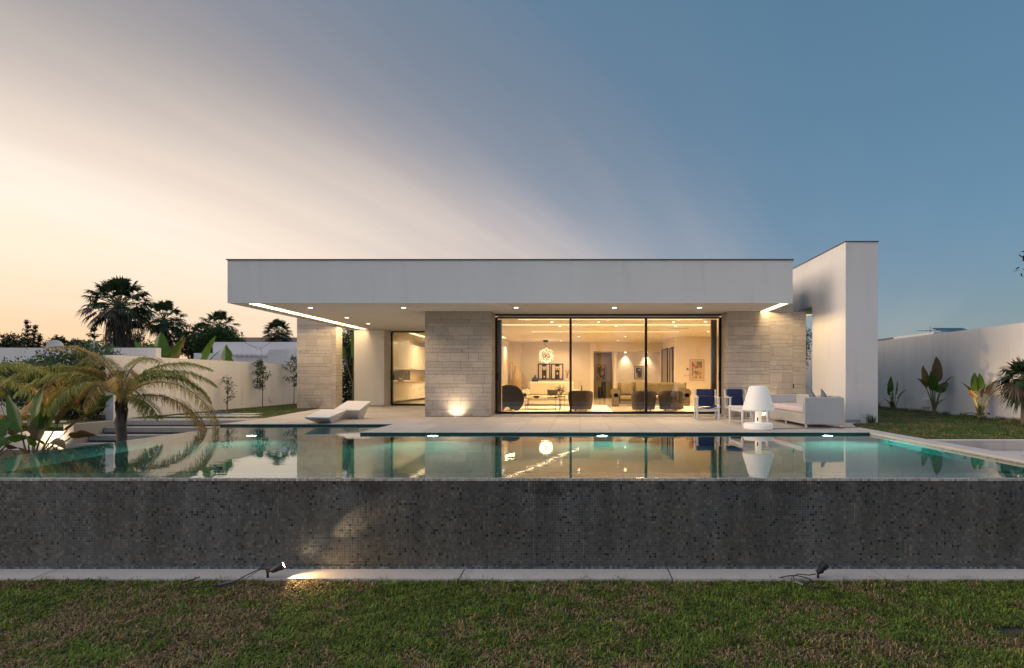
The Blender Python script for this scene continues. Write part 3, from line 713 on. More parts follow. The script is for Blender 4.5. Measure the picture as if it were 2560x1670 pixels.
# ceiling of the living room with its three light slots
cb = MB(); SL = [(-1.91, 3.77, 17.78, 17.98), (-2.73, 4.66, 19.55, 19.80), (-1.88, 3.84, 22.4, 22.62)]
CZ0, CZ1 = SOF-.003, SOF-.0005
cb = MB(); ys = 16.62
for (xa, xb, ya, yb) in SL:
    cb.box(-3.5, 6.1, ys, ya, SOF-.022, SOF-.001); cb.box(-3.5, xa, ya, yb, SOF-.022, SOF-.001); cb.box(xb, 6.1, ya, yb, SOF-.022, SOF-.001); ys = yb
cb.box(-3.5, 6.1, ys, 29.0, SOF-.022, SOF-.001)
ceil = cb.build('ceiling', M['ceiling'], villa)
for (xa, xb, ya, yb) in SL:
    c = MB().box(xa, xb, ya, yb, SOF-.004, SOF-.0015).build('light_slot', M['glow_soft'], ceil)
    lamp('slot_lamp', 'AREA', ((xa+xb)/2, (ya+yb)/2, SOF-.03), c, 120, (1, .64, .33), xb-xa, (0, 0, -1), yb-ya)
c = MB().box(-3.45, -3.30, 18.2, 26, SOF-.03, SOF-.024).build('light_slot', M['glow_dim'], ceil)
lamp('slot_lamp', 'AREA', (-3.3, 22, SOF-.06), c, 36, (1, .70, .40), .12, (-.4, 0, -1), 7)
for (dx, dy) in ((-.9, 18.6), (.6, 18.6), (3.0, 18.6), (4.0, 18.5), (-.7, 20.0), (1.25, 20.0), (3.3, 20.0), (-.05, 25.0), (1.95, 25.0), (4.95, 22.4), (1.8, 27.6), (-.9, 27.8)):
    d = MB().lathe([(.05, 0), (.065, 0), (.065, .006), (.05, .006)], (dx, dy, SOF-.028), 16).build('downlight', M['downlight_ring'], ceil)
    MB().lathe([(0, 0), (.048, 0), (.048, .003), (0, .003)], (dx, dy, SOF-.026), 14).build('lens', M['spot_glow'], d)
    lamp('downlight_lamp', 'SPOT', (dx, dy, SOF-.05), d, 270, (1, .64, .33), .06, (0, 0, -1), spot=165, blend=1)
d = MB().box(3.2, 3.9, 21.0, 21.08, SOF-.026, SOF-.0225).build('air_vent', M['dark_metal'], ceil)
for nx in (2.35, 3.45):
    d = MB().lathe([(0, 0), (.045, 0), (.045, .01), (0, .01)], (nx, 30.0, 2.405), 14).build('downlight', M['spot_glow'], ceil)
    lamp('niche_lamp', 'SPOT', (nx, 30.0, 2.39), d, 75, (1, .82, .58), .03, (0, .18, -1), spot=80, blend=.9)
# big sliding window: three panes in a dark frame
GY = 16.60
w = MB()
w.box(-2.428, 4.05, GY-.03, GY+.09, SOF-.045, SOF-.004); w.box(-2.428, 4.05, GY, GY+.08, SOF-.12, SOF-.085); w.box(-2.428, 4.05, GY-.02, GY+.1, .0345, .095)
for xx, ww in ((-2.428, .065), (-.302, .065), (1.855, .07), (3.985, .065)): w.box(xx, xx+ww, GY-.01, GY+.08, .095, SOF-.12)
win = w.build('sliding_window', M['dark_metal'], villa)
MB().box(-2.36, 3.985, GY-.004, GY+.08, SOF-.085, SOF-.045).build('track_cover', M['soffit'], win)
for xa, xb in ((-2.363, -.302), (-.237, 1.855), (1.925, 3.985)):
    MB().box(xa, xb, GY+.03, GY+.036, .095, SOF-.12).build('pane', M['glass'], win)
MB().box(-2.36, -2.33, GY-.03, GY-.01, 1.0, 1.22).build('handle', M['black'], win); MB().box(3.955, 3.985, GY-.03, GY-.01, 1.0, 1.22).build('handle', M['black'], win)
# kitchen
kw = MB()
kw.box(-7.30, -4.24, 22.46, 22.56, SOF-.05, SOF-.004); kw.box(-7.30, -4.24, 22.44, 22.56, .0, .07); kw.box(-7.33, -7.26, 22.45, 22.56, .07, SOF-.05)
kwin = kw.build('kitchen_door', M['dark_metal'], villa)
MB().box(-7.26, -4.24, 22.50, 22.506, .07, SOF-.05).build('pane', M['glass'], kwin)
MB().box(-7.25, -7.2, 22.43, 22.45, 1.0, 1.2).build('handle', M['black'], kwin)
k = MB(); k.box(-8.24, -3.8, 22.57, 32.79, -.02, .02); k.build('kitchen_floor', M['floor_marble'], villa)
k = MB(); k.box(-3.85, -3.72, 22.57, 32.79, .02, SOF-.002); k.box(-8.24, -3.8, 32.6, 32.79, .02, SOF-.003); k.box(-8.24, -8.1, 22.57, 32.6, .02, SOF-.003); k.build('kitchen_wall', M['interior'], villa)
M['cabinet'] = pmat('white_gloss_cabinet', (.80, .74, .62), .3, .02)
kc = MB()
yy = 22.9
while yy < 31.5:
    MB().box(-8.09, -7.72, yy, yy+.597, 1.50, 2.60).build('wall_cabinet', M['cabinet'], villa, bevel=.004); MB().box(-8.09, -7.55, yy, yy+.597, .12, .88).build('base_cabinet', M['cabinet'], villa, bevel=.004); yy += .6
MB().box(-8.09, -7.50, 22.8, 31.6, .881, .92).build('worktop', pmat('oak_worktop', (.45, .28, .14), .4, .1), villa)
MB().box(-8.099, -8.08, 24.6, 27.6, .98, 1.44).build('splashback', pmat('dark_splashback', (.08, .08, .075), .15, .2), villa)
ks = MB().box(-7.80, -7.74, 23.2, 31.3, 1.485, 1.498).build('light_slot', M['glow'], villa)
kc = MB().box(-6.9, -6.7, 23.4, 31.0, SOF-.02, SOF-.01).build('light_slot', M['glow_dim'], villa)
lamp('kitchen_light', 'AREA', (-6.8, 27.2, SOF-.03), kc, 420, (1, .66, .34), .2, (-.1, 0, -1), 7.5)
lamp('kitchen_light', 'AREA', (-7.72, 27, 1.47), ks, 40, (1, .8, .5), .05, (-.2, 0, -1), 7)
for dx, dy in ((-6.2, 24.0), (-5.9, 25.4)):
    MB().lathe([(0, 0), (.05, 0), (.05, .006), (0, .006)], (dx, dy, SOF-.012), 14).build('downlight', M['spot_glow'], villa)
# curtains
M['curtain'] = pmat('sheer_curtain', (.45, .38, .28), .9, .05)
for nm, x0, x1, lab in (('curtain', 3.80, 3.98, 'thin grey curtain gathered at the right end of the big window'), ('curtain', -2.40, -2.27, 'thin pale curtain gathered at the left end of the big window')):
    b = MB(); n = 26
    ring = [(x0+(x1-x0)*i/n, 16.86+.045*math.sin(i*1.5)) for i in range(n+1)]
    b.prism(ring+[(p[0], p[1]+.008) for p in ring[::-1]], 'Z', .05, SOF-.13)
    tag(b.build(nm, M['curtain'], smooth=True), lab, 'curtain')
# ================================================================== TERRACE FURNITURE
M['white_paint'] = pmat('white_painted_wood', (.74, .73, .70), .5, .03)
M['blue'] = pmat('navy_canvas', (.012, .024, .10), .85, .12, 6, .3, 120)
M['cord'] = pmat('red_cable', (.22, .012, .02), .5, .1)
def deck_chair(label, loc, rz=0, arms=(1, 1)):
    t = thing('garden_armchair', label, 'chair', (0, 0, 0), 'navy and white garden armchairs')
    for sx in (-1, 1):
        x = sx*.27
        MB().box(x-.024, x+.024, -.225, -.18, 0, .545).build('leg', M['white_paint'], t, bevel=.004)
        MB().tube([(x, .215, 0), (x, .20, .30), (x, .27, .75)], .023, 6).build('leg', M['white_paint'], t)
        MB().rbox(x-.038, x+.038, -.26, .24, .545, .572, .012).build('armrest', M['white_paint'], t, smooth=True)
        MB().box(x-.015, x+.015, -.18, .20, .26, .32).build('side_rail', M['white_paint'], t, bevel=.003)
        MB().rbox(x-.035, x+.035, -.25, -.17, .29, .36, .02).build('joint_block', M['white_paint'], t, smooth=True)
    MB().box(-.246, .246, -.215, -.195, .205, .255).build('front_rail', M['white_paint'], t, bevel=.004)
    MB().box(-.246, .246, .205, .225, .22, .27).build('rear_rail', M['white_paint'], t, bevel=.004)
    # slung seat: sagging white-edged canvas
    b = MB(); n = 12
    def sag(x, y): return .355-.075*(1-(x/.235)**2)*(1 if y < .1 else .8)
    xs = [-.235+.47*i/n for i in range(n+1)]; ys = [-.21, -.08, .06, .19]
    for i in range(n):
        for j in range(3):
            b.face([(xs[i], ys[j], sag(xs[i], ys[j])), (xs[i+1], ys[j], sag(xs[i+1], ys[j])), (xs[i+1], ys[j+1], sag(xs[i+1], ys[j+1])), (xs[i], ys[j+1], sag(xs[i], ys[j+1]))])
            b.face([(xs[i], ys[j], sag(xs[i], ys[j])-.02), (xs[i+1], ys[j], sag(xs[i+1], ys[j])-.02), (xs[i+1], ys[j+1], sag(xs[i+1], ys[j+1])-.02), (xs[i], ys[j+1], sag(xs[i], ys[j+1])-.02)])
    b.build('seat', M['blue'], t)
    MB().tube([(x, -.216, sag(x, 0)-.026) for x in xs], .009, 6).build('seat_piping', M['white_paint'], t)
    Mb = Matrix.Translation((0, .235, .53)) @ Matrix.Rotation(R(-11), 4, 'X')
    MB().rbox(-.205, .195, -.035, .02, -.22, .055, .02, 3, Mb).build('backrest', M['blue'], t, smooth=True)
    MB().rbox(-.225, .19, -.065, .02, .06, .235, .03, 4, Mb).build('head_cushion', M['blue'], t, smooth=True)
    b = MB(); b.tube([(-.20, .28, .74), (-.29, .27, .70), (-.28, .25, .66), (-.21, .24, .64)], .004, 5); b.build('tie', M['blue'], t); b = MB(); b.tube([(.19, .28, .72), (.24, .27, .69), (.21, .26, .65)], .004, 5); b.build('tie', M['blue'], t)
    t.location = loc; t.rotation_euler = (0, 0, rz)
    return t
deck_chair('white garden armchair with navy cushions alone in front of the glass', (3.27, 14.98, 0), R(-3))
deck_chair('white garden armchair with navy cushions half hidden behind the table and the lamp', (4.09, 15.0, 0), R(2))
t = thing('coffee_table', 'low white wooden table between the navy chairs and the glowing lamp', 'table', (3.84, 13.25, 0))
MB().rbox(3.53, 4.15, 12.68, 13.83, .375, .40, .008).build('tabletop', M['white_paint'], t, smooth=True)
MB().box(3.57, 4.11, 12.73, 13.78, .30, .374).build('apron', M['white_paint'], t)
for lx in (3.565, 4.115):
    for ly in (12.72, 13.79): MB().tube([(lx, ly, 0), (lx, ly, .2), (lx, ly, .374)], [.018, .028, .034], 10).build('leg', M['white_paint'], t, smooth=True)
# glowing lamp
t = thing('outdoor_lamp', 'big white glowing outdoor lamp in table lamp shape at the pool edge', 'lamp', (3.66, 11.91, 0))
M['lamp_plastic'] = pmat('translucent_white_plastic', (.80, .77, .72), .45, .01, emit=(1, .84, .66), estr=.17)
M['lamp_stem'] = pmat('lit_white_plastic', (.80, .77, .72), .45, .01, emit=(1, .84, .62), estr=.42)  # stem emission stands in for lamplight falling from the shade
MB().lathe([(0, .0), (.27, .0), (.292, .02), (.297, .06), (.292, .105), (.27, .128), (.10, .135), (0, .135)], (3.66, 11.91, .002), 48).build('base', M['lamp_plastic'], t, smooth=True)
MB().lathe([(.066, .13), (.064, .40)], (3.66, 11.91, .002), 32).build('stem', M['lamp_stem'], t, smooth='all')
MB().lathe([(.06, .42), (.27, .385), (.305, .385), (.316, .40), (.314, .43), (.185, .855), (.165, .88), (.12, .889), (0, .892)], (3.66, 11.91, .002), 48).build('shade', M['lamp_plastic'], t, smooth=True)
MB().box(3.609, 3.632, 11.832, 11.842, .17, .245).build('tag', M['cord'], t, M=None)
c = MB().tube([(3.93, 11.95, .006), (4.1, 11.97, .006), (4.35, 12.0, .006), (4.6, 12.12, .006), (4.7, 12.06, .006), (4.95, 12.08, .006), (5.2, 12.1, .006), (5.33, 12.22, .006), (5.42, 12.05, .006), (5.55, 12.15, .006), (5.44, 12.28, .02), (5.36, 12.12, .012), (5.6, 12.2, .006), (5.9, 12.3, .006)], .006, 6).build('cable', M['cord'])
tag(c, 'dark red cable trailing from the glowing lamp under the white wicker sofa', 'cable')
# wicker sofa
def wicker():
    m, t, b = newmat('white_wicker')
    g = N(t, 'ShaderNodeNewGeometry')
    sc = vmath(t, 'SCALE', g.outputs['Position']); sc.inputs[3].default_value = 1.0
    s_ = N(t, 'ShaderNodeSeparateXYZ'); L(t, g.outputs['Position'], s_.inputs[0])
    h = math_(t, 'ADD', s_.outputs[0], s_.outputs[1])
    col_ = math_(t, 'FLOOR', math_(t, 'MULTIPLY', h, 1/.028))
    row = math_(t, 'SINE', math_(t, 'ADD', math_(t, 'MULTIPLY', s_.outputs[2], 2*math.pi/.022), math_(t, 'MULTIPLY', col_, math.pi)))
    cs = math_(t, 'ABSOLUTE', math_(t, 'SINE', math_(t, 'MULTIPLY', h, math.pi/.028)))
    hgt = math_(t, 'MULTIPLY', math_(t, 'MULTIPLY_ADD', row, .5, .5), math_(t, 'POWER', cs, .5))
    base = mixc(t, hgt, (.36, .37, .37, 1), (.76, .76, .74, 1)); L(t, base, b.inputs['Base Color']); b.inputs['Roughness'].default_value = .5
    bp = N(t, 'ShaderNodeBump'); bp.inputs['Distance'].default_value = .006; bp.inputs['Strength'].default_value = .9; L(t, hgt, bp.inputs['Height']); L(t, bp.outputs[0], b.inputs['Normal'])
    return m
M['wicker'] = wicker()
t = thing('wicker_sofa', 'long white wicker garden sofa with pale pink seat cushion beside the white portal wall', 'sofa', (5.16, 13.5, 0))
b = MB(); b.rbox(4.75, 5.57, 12.24, 12.36, .07, .64, .012, 2); b.build('arm', M['wicker'], t)
b = MB(); b.rbox(4.75, 5.57, 14.60, 14.72, .07, .64, .012, 2); b.build('arm', M['wicker'], t)
MB().rbox(5.44, 5.57, 12.361, 14.599, .07, .66, .012, 2).build('backrest', M['wicker'], t)
MB().rbox(4.765, 5.439, 12.361, 14.599, .07, .30, .012, 2).build('base', M['wicker'], t)
M['pink'] = pmat('pale_pink_cushion', (.66, .57, .58), .85, .05, 4, .25, 60)
MB().rbox(4.75, 5.43, 12.37, 14.59, .302, .43, .045, 4).build('seat_cushion', M['pink'], t, smooth=True)
for lx in (4.79, 5.53):
    for ly in (12.28, 13.48, 14.68): MB().lathe([(.02, 0), (.028, .02), (.02, .05), (.03, .075)], (lx, ly, 0), 12).build('leg', M['white_paint'], t, smooth=True)
M['grey_cloth'] = pmat('grey_cushion', (.16, .17, .19), .9, .08)
def pillow(name, label, c, size, mat, rot, cat='pillow', parent=None):
    b = bmesh.new(); bmesh.ops.create_grid(b, x_segments=12, y_segments=12, size=.5)
    M2 = MB()
    top = b.copy()
    for bb, sg in ((b, 1), (top, -1)):
        for v in bb.verts:
            x, y = v.co.x*2, v.co.y*2
            k = max(0, (1-x*x)*(1-y*y))**.45
            pin = 1-.07*(1-abs(x)**2)*(abs(y)**3)-.0
            v.co.z = sg*k*size[2]/2
            v.co.x *= (1-.10*(1-y*y))*size[0]; v.co.y *= (1-.10*(1-x*x))*size[1]
        M2.merge(bb)
    bmesh.ops.remove_doubles(M2.bm, verts=M2.bm.verts, dist=.0005)
    Mx = Matrix.Translation(c) @ rot
    o = M2.build(name, mat, parent, smooth='all', M=Mx)
    if parent is None: tag(o, label, cat)
    return o
RX = lambda a: Matrix.Rotation(R(a), 4, 'X'); RZ = lambda a: Matrix.Rotation(R(a), 4, 'Z'); RYr = lambda a: Matrix.Rotation(R(a), 4, 'Y')
pillow('throw_pillow', 'grey pillow corner showing above the near arm of the wicker sofa, left one', (5.22, 13.0, .60), (.36, .36, .12), M['grey_cloth'], RZ(80) @ RX(70) @ RZ(45))
pillow('throw_pillow', 'grey pillow corner showing above the wicker sofa back, right one with the pointed tip', (5.30, 12.55, .59), (.36, .36, .12), M['grey_cloth'], RZ(70) @ RX(72) @ RZ(45))
# faceted lounger in two parts
M['lounge'] = pmat('cream_white_resin', (.76, .73, .68), .5, .02)
M['lounge_pad'] = pmat('cream_pad', (.78, .75, .70), .8, .03)
t = thing('sun_lounger', 'faceted cream white sun lounger with raised back on the terrace left of the stone pier', 'sun lounger', (-6.0, 14.2, 0))
def slab(q, d): return [(x, y, z-d) for x, y, z in q]
q1 = [(-6.27, 13.2, .167), (-5.70, 13.2, .160), (-5.91, 14.70, .250), (-6.56, 14.72, .262)]
q2 = [(-6.24, 14.66, .262), (-5.56, 14.66, .250), (-5.56, 15.42, .445), (-6.18, 15.42, .455)]
MB().hexa(slab(q1, .03), q1).build('seat_pad', M['lounge_pad'], t, bevel=.008)
MB().hexa(slab(q2, .03), q2).build('back_pad', M['lounge_pad'], t, bevel=.008)
MB().hexa([(-6.16, 13.60, 0), (-5.82, 13.60, 0), (-5.92, 14.1, 0), (-6.34, 14.1, 0)], slab(q1, .031)).build('seat_shell', M['lounge'], t)
MB().hexa([(-6.24, 15.02, 0), (-5.76, 15.02, 0), (-5.74, 15.36, 0), (-6.2, 15.36, 0)], slab(q2, .031)).build('back_shell', M['lounge'], t)
# uplights set into the paving
for i, (ux, lab) in enumerate(((-3.36, 'small round uplight in the paving at the foot of the central stone pier'), (5.03, 'small round uplight in the paving behind the white table and lamp'))):
    t = thing('ground_uplight', lab, 'light', (ux, 15.62, 0), 'uplights set in the paving')
    MB().lathe([(.03, 0), (.045, 0), (.045, .006), (.03, .006)], (ux, 15.62, .001), 18).build('rim', M['steel'], t)
    MB().lathe([(0, .003), (.03, .003)], (ux, 15.62, .001), 16).build('lens', M['spot_glow'], t)
    lamp('uplight', 'SPOT', (ux, 15.60, .015), t, 34, (1, .76, .48), .02, (0, .8, 1), spot=120, blend=1)

# ================================================================== GARDEN SPOTLIGHTS ON THE FRONT LAWN
def garden_spot(label, base, head, aim, lit, cable, plug):
    t = thing('garden_spotlight', label, 'light', base, 'black spike spotlights on the front lawn')
    mb = M['black']
    hx = Vector(head); d = Vector(aim).normalized(); rot = d.to_track_quat('Z', 'Y').to_matrix().to_4x4()
    MB().tube([Vector(base)+Vector((0, 0, -.04)), Vector(base)+Vector((0, 0, .065))], .012, 10).build('stake', mb, t)
    b = MB(); b.tube([Vector(base)+Vector((0, 0, .06)), Vector(base)+Vector((-.02, 0, .10)), hx-d*.02+Vector((0, 0, -.005))], .010, 8)
    b.tube([Vector(base)+Vector((-.01, .0, .075)), Vector(base)+Vector((.05, -.01, .085))], .011, 8); b.build('bracket', pmat('rusty_bracket', (.06, .03, .02), .7, .2), t)
    MB().lathe([(0, -.055), (.022, -.05), (.030, -.02), (.036, .03), (.042, .035), (.042, .075), (.036, .077), (.034, .068), (0, .066)], hx, 24, rot).build('lamp_head', M['black'] if not lit else pmat('lamplit_black', (.05, .04, .035), .45, .2), t, smooth=True)  # lit head takes a lighter, warmer black: lamp glow put into the colour
    MB().lathe([(0, .070), (.033, .070)], hx, 20, rot).build('lens', emat('lit_lens', (1, .80, .5), 30) if lit else pmat('dark_lens', (.03, .03, .03), .1), t)
    MB().tube(cable, .0055, 6).build('cable', mb, t)
    MB().tube(plug, .014, 10).build('connector', pmat('grey_connector', (.10, .13, .14), .4, .2), t, smooth=True)
    if lit:
        lamp('spot_lamp', 'SPOT', hx+d*.09, t, 34, (1, .62, .26), .02, (.9, -.2, -.2), spot=120, blend=1)
        lamp('spot_lamp', 'SPOT', hx+d*.09, t, 42, (1, .72, .42), .01, (.76, .34, .44), spot=24, blend=1)
    return t
Zl = -1.04
def LP(px, py, Y, dz=0): v = P(px, py, Y); return (v.x, v.y, v.z+dz)
garden_spot('lit spotlight on a spike throwing warm light over the grass at left', (-3.22, 5.98, -1.03), (-3.13, 5.98, -.925), (.78, .30, .40), True,
    [(-3.2, 5.98, -.93), (-3.3, 5.97, -.93), (-3.4, 5.93, -.97), (-3.47, 5.86, -1.01), (-3.53, 5.80, -1.025), (-3.75, 5.72, -1.02), (-3.95, 5.70, -1.03), (-3.98, 5.8, -1.01), (-3.9, 5.95, -1.0)],
    [(-3.49, 5.84, -1.012), (-3.60, 5.77, -1.022)])
garden_spot('unlit black spotlight on a spike with looped cable at the lawn edge, right side', (2.45, 5.97, -1.04), (2.48, 5.97, -.93), (.72, .35, .55), False,
    [(2.42, 5.95, -.97), (2.34, 5.93, -.975), (2.22, 5.92, -.96), (2.17, 5.90, -.98), (2.17, 5.86, -1.02), (2.26, 5.78, -1.03), (2.38, 5.72, -1.03), (2.44, 5.74, -1.03)],
    [(2.175, 5.86, -1.015), (2.23, 5.79, -1.025)])
c = MB().tube([(2.02, 5.98, -1.03), (2.12, 5.96, -.995), (2.22, 5.95, -.985), (2.32, 5.92, -1.0), (2.38, 5.86, -1.03)], .006, 6).build('garden_cable', M['black']); tag(c, 'black cable arching out of the grass beside the unlit spotlight', 'cable')

# ================================================================== PLANTS
def leafmat(name, c, island=.35, trans=.25, rough=.55, var=.15):
    return pmat(name, c, rough, var, 4, island=island, trans=trans, spec=.35)
M['leaf_dark'] = leafmat('dark_foliage', (.028, .050, .022))
M['leaf_olive'] = leafmat('olive_foliage', (.055, .080, .036))
M['leaf_green'] = leafmat('bright_foliage', (.040, .085, .016), .45)
M['leaf_shrub'] = leafmat('shrub_leaf', (.060, .115, .045), .45)
M['bark'] = pmat('bark', (.12, .095, .075), .9, .25, 12, .6, 40)
M['palm_bark'] = pmat('palm_bark', (.17, .145, .12), .9, .3, 7, .8, 18)
M['paddle'] = leafmat('banana_leaf', (.075, .15, .02), .2, .3, .4, .2)
M['paddle_dry'] = leafmat('dry_banana_leaf', (.16, .105, .035), .3, .25, .6, .3)
M['stalk'] = pmat('banana_stalk', (.17, .15, .06), .6, .2, 8)
M['frond'] = leafmat('palm_frond', (.36, .36, .075), .45, .35, .5)
M['frond_dry'] = leafmat('dry_palm_frond', (.60, .40, .12), .45, .35, .6)
M['fan'] = leafmat('fan_palm_leaf', (.032, .062, .022), .35, .2, .5)
M['skirt'] = leafmat('dead_palm_skirt', (.10, .080, .058), .5, .05, .9)
def leafquads(C, size, aspect=.5, up=.3, seed=0):
    r = np.random.default_rng(seed); n = len(C)
    d = r.normal(size=(n, 3)); d[:, 2] = d[:, 2]*.7+up; d /= np.linalg.norm(d, axis=1)[:, None]
    s_ = np.cross(d, r.normal(size=(n, 3))); s_ /= np.linalg.norm(s_, axis=1)[:, None]
    sz = (size*r.uniform(.6, 1.3, n))[:, None]
    V = np.stack([C, C+d*sz*.5+s_*sz*aspect*.5, C+d*sz, C+d*sz*.5-s_*sz*aspect*.5], 1).reshape(-1, 3)
    return V, np.arange(n*4).reshape(-1, 4)
def blobs(bl, n, seed, shell=.55):
    """leaf centres in ellipsoidal clumps. bl: (cx,cy,cz,rx,ry,rz)"""
    r = np.random.default_rng(seed); vol = np.array([b[3]*b[4]*b[5] for b in bl])**.75; cnt = np.maximum(8, (n*vol/vol.sum()).astype(int)); out = []
    for b, k in zip(bl, cnt):
        d = r.normal(size=(k, 3)); d /= np.linalg.norm(d, axis=1)[:, None]
        rad = (shell+(1-shell)*r.random(k)**.7)*(1+.12*r.normal(size=k))
        out.append(np.array(b[:3])+d*rad[:, None]*np.array(b[3:6]))
    return np.concatenate(out)
def clumps(c, R3, k, seed, r0=.3, r1=.5):
    r = random.Random(seed); out = []
    for i in range(k):
        while True:
            p = Vector((r.uniform(-1, 1), r.uniform(-1, 1), r.uniform(-1, 1)))
            if .15 < p.length < 1: break
        s_ = r.uniform(r0, r1)
        out.append((c[0]+p.x*R3[0]*.8, c[1]+p.y*R3[1]*.8, c[2]+p.z*R3[2]*.8, R3[0]*s_, R3[1]*s_, R3[2]*s_))
    return out
def tree(name, label, cat, base, c, R3, nl, leaf, mat, seed, k=16, trunk=.12, group=None, aspect=.5, up=.2):
    t = thing(name, label, cat, base, group)
    cl = clumps(c, R3, k, seed); C_ = blobs(cl, nl, seed+1)
    V, Fc = leafquads(C_, leaf, aspect, up, seed+2); arr_obj('crown', V, Fc, mat, t)
    b = MB(); r = random.Random(seed); top = Vector(c)+Vector((0, 0, R3[2]*.2)); B = Vector(base)
    mid = B.lerp(top, .5)+Vector((r.uniform(-.1, .1)*R3[0], 0, 0))
    b.tube([B-Vector((0, 0, .05)), mid, top], [trunk, trunk*.75, trunk*.3], 8)
    for q in cl[:8]: b.tube([B.lerp(top, r.uniform(.35, .8)), B.lerp(Vector(q[:3]), .75)+Vector((0, 0, .03*R3[2])), Vector(q[:3])], [trunk*.45, trunk*.3, trunk*.12], 5)
    b.build('trunk', M['bark'], t)
    return t
# ---- paddle-leaved plants (giant bird of paradise)
def paddle(base, az, elev, stem, Ln, W, bend=.5, roll=0, fold=.18, torn=0, seed=0):
    """one stalk and one blade; returns (stalk points, verts, quads)"""
    r = random.Random(seed); B = Vector(base)
    h = Vector((math.cos(az), math.sin(az), 0)); d0 = (h*math.cos(elev)+Vector((0, 0, 1))*math.sin(elev)).normalized()
    pts = [B]; d = d0.copy(); ns_ = 6
    for i in range(ns_):
        d = (d+h*bend*.06).normalized(); pts.append(pts[-1]+d*stem/ns_)
    side = d.cross(Vector((0, 0, 1)))
    if side.length < .2: side = Vector((-math.sin(az), math.cos(az), 0))
    side.normalize(); nm = side.cross(d).normalized()
    side = (side*math.cos(roll)+nm*math.sin(roll)).normalized()
    n = 9; m_ = 3; V = []; p = pts[-1].copy(); rows = []
    for i in range(n+1):
        tt = i/n
        w = W*.5*(math.sin(math.pi*min(1, (tt*.93+.07))**.75))**.62*(1-.1*tt) if i < n else .004
        nmv = side.cross(d).normalized()
        row = []
        for j in range(-m_, m_+1):
            f = j/m_; ww = w
            if torn and r.random() < torn and abs(j) == m_: ww = w*r.uniform(.45, .8)
            q = p+side*ww*f+nmv*abs(f)*ww*fold*2+Vector((0, 0, -1))*abs(f)**2*ww*.15
            row.append(tuple(q+Vector((r.uniform(-1, 1), r.uniform(-1, 1), r.uniform(-1, 1)))*W*.012))
        rows.append(row); V += row
        d = (d-Vector((0, 0, 1))*bend*.16+h*bend*.05).normalized(); p = p+d*Ln/n
    k = 2*m_+1; Fc = [(a*k+b_, a*k+b_+1, (a+1)*k+b_+1, (a+1)*k+b_) for a in range(n) for b_ in range(2*m_)]
    return pts, V, Fc
def paddle_plant(label, base, leaves, seed, group, name='banana_plant', trunk=None, dry=0.2, sc=1.0):
    """leaves: list of (azimuth deg, elevation deg, stalk, length, width, bend, roll deg)"""
    t = thing(name, label, 'plant', base, group); st_ = MB(); r = random.Random(seed)
    if trunk: st_.tube([Vector(base)-Vector((0, 0, .05)), Vector(base)+Vector((0, 0, trunk))], [.07*sc, .05*sc], 10)
    z0 = trunk or 0
    for i, lf in enumerate(leaves):
        az, el, s1, ln, w, bd, ro = lf[:7]
        b0 = Vector(base)+Vector((math.cos(R(az))*.03*sc, math.sin(R(az))*.03*sc, z0*.9))
        pts, V, Fc = paddle(b0, R(az), R(el), s1*sc, ln*sc, w*sc, bd, R(ro), torn=.35 if r.random() < .5 else .1, seed=seed*50+i)
        st_.tube(pts, [.022*sc-(.012*sc)*k/6 for k in range(len(pts))], 6)
        isdry = (lf[7] if len(lf) > 7 else r.random() < dry)
        o = arr_obj('leaf', V, Fc, M['paddle_dry'] if isdry else M['paddle'], t, smooth=True)
        if isdry: o['label'] = 'browned dry leaf'
        # midrib
    st_.build('stalk', M['stalk'], t)
    return t
def rand_leaves(n, seed, s1, ln, w, el=(50, 88)):
    r = random.Random(seed); out = []
    for i in range(n):
        a = 360*i/n+r.uniform(-25, 25)
        out.append((a, r.uniform(*el), s1*r.uniform(.75, 1.15), ln*r.uniform(.8, 1.15), w*r.uniform(.85, 1.1), r.uniform(.3, .9), r.uniform(-50, 50)))
    return out
# front left clump, beside the pool corner
paddle_plant('large green banana plant with upright leaves in front of the low white wall', (-10.05, 10.6, -.60),
    [(115, 78, .75, .85, .34, .25, 40), (165, 76, .70, .75, .26, .25, 75), (80, 78, .72, .72, .36, .3, 80), (20, 56, .85, .80, .40, .35, -10, True), (-50, 66, .55, .50, .30, .8, 55), (8, 48, .85, .55, .22, .9, 50, True),
     (60, 68, .85, .85, .42, .3, 30), (195, 60, .55, .60, .36, .9, 20), (-20, 50, .7, .5, .22, 1.0, -30, True), (100, 82, .5, .6, .3, .3, 0)], 5, 'banana plants by the pool corner')
paddle_plant('banana plant with drooping browned leaves at the left picture edge', (-10.75, 10.45, -.60),
    [(15, 64, .62, .55, .30, 1.2, 30), (60, 72, .68, .50, .28, 1.1, 50, True), (150, 60, .6, .6, .3, .9, 40), (-35, 60, .50, .50, .30, 1.3, 60), (-5, 50, .6, .45, .22, 1.3, 30, True), (95, 78, .6, .6, .30, .7, -40)], 6, 'banana plants by the pool corner')
paddle_plant('green banana plant with broad leaves behind the stair cheek wall', (-12.35, 14.6, 0.0),
    [(10, 70, .20, .62, .36, .4, 40), (60, 80, .35, .62, .40, .3, 10), (120, 78, .30, .70, .40, .3, 70), (-30, 60, .10, .60, .34, .5, -20), (170, 62, .18, .6, .36, .6, 10), (-100, 66, .1, .5, .3, .6, 30)], 8, 'banana plants by the pool corner')
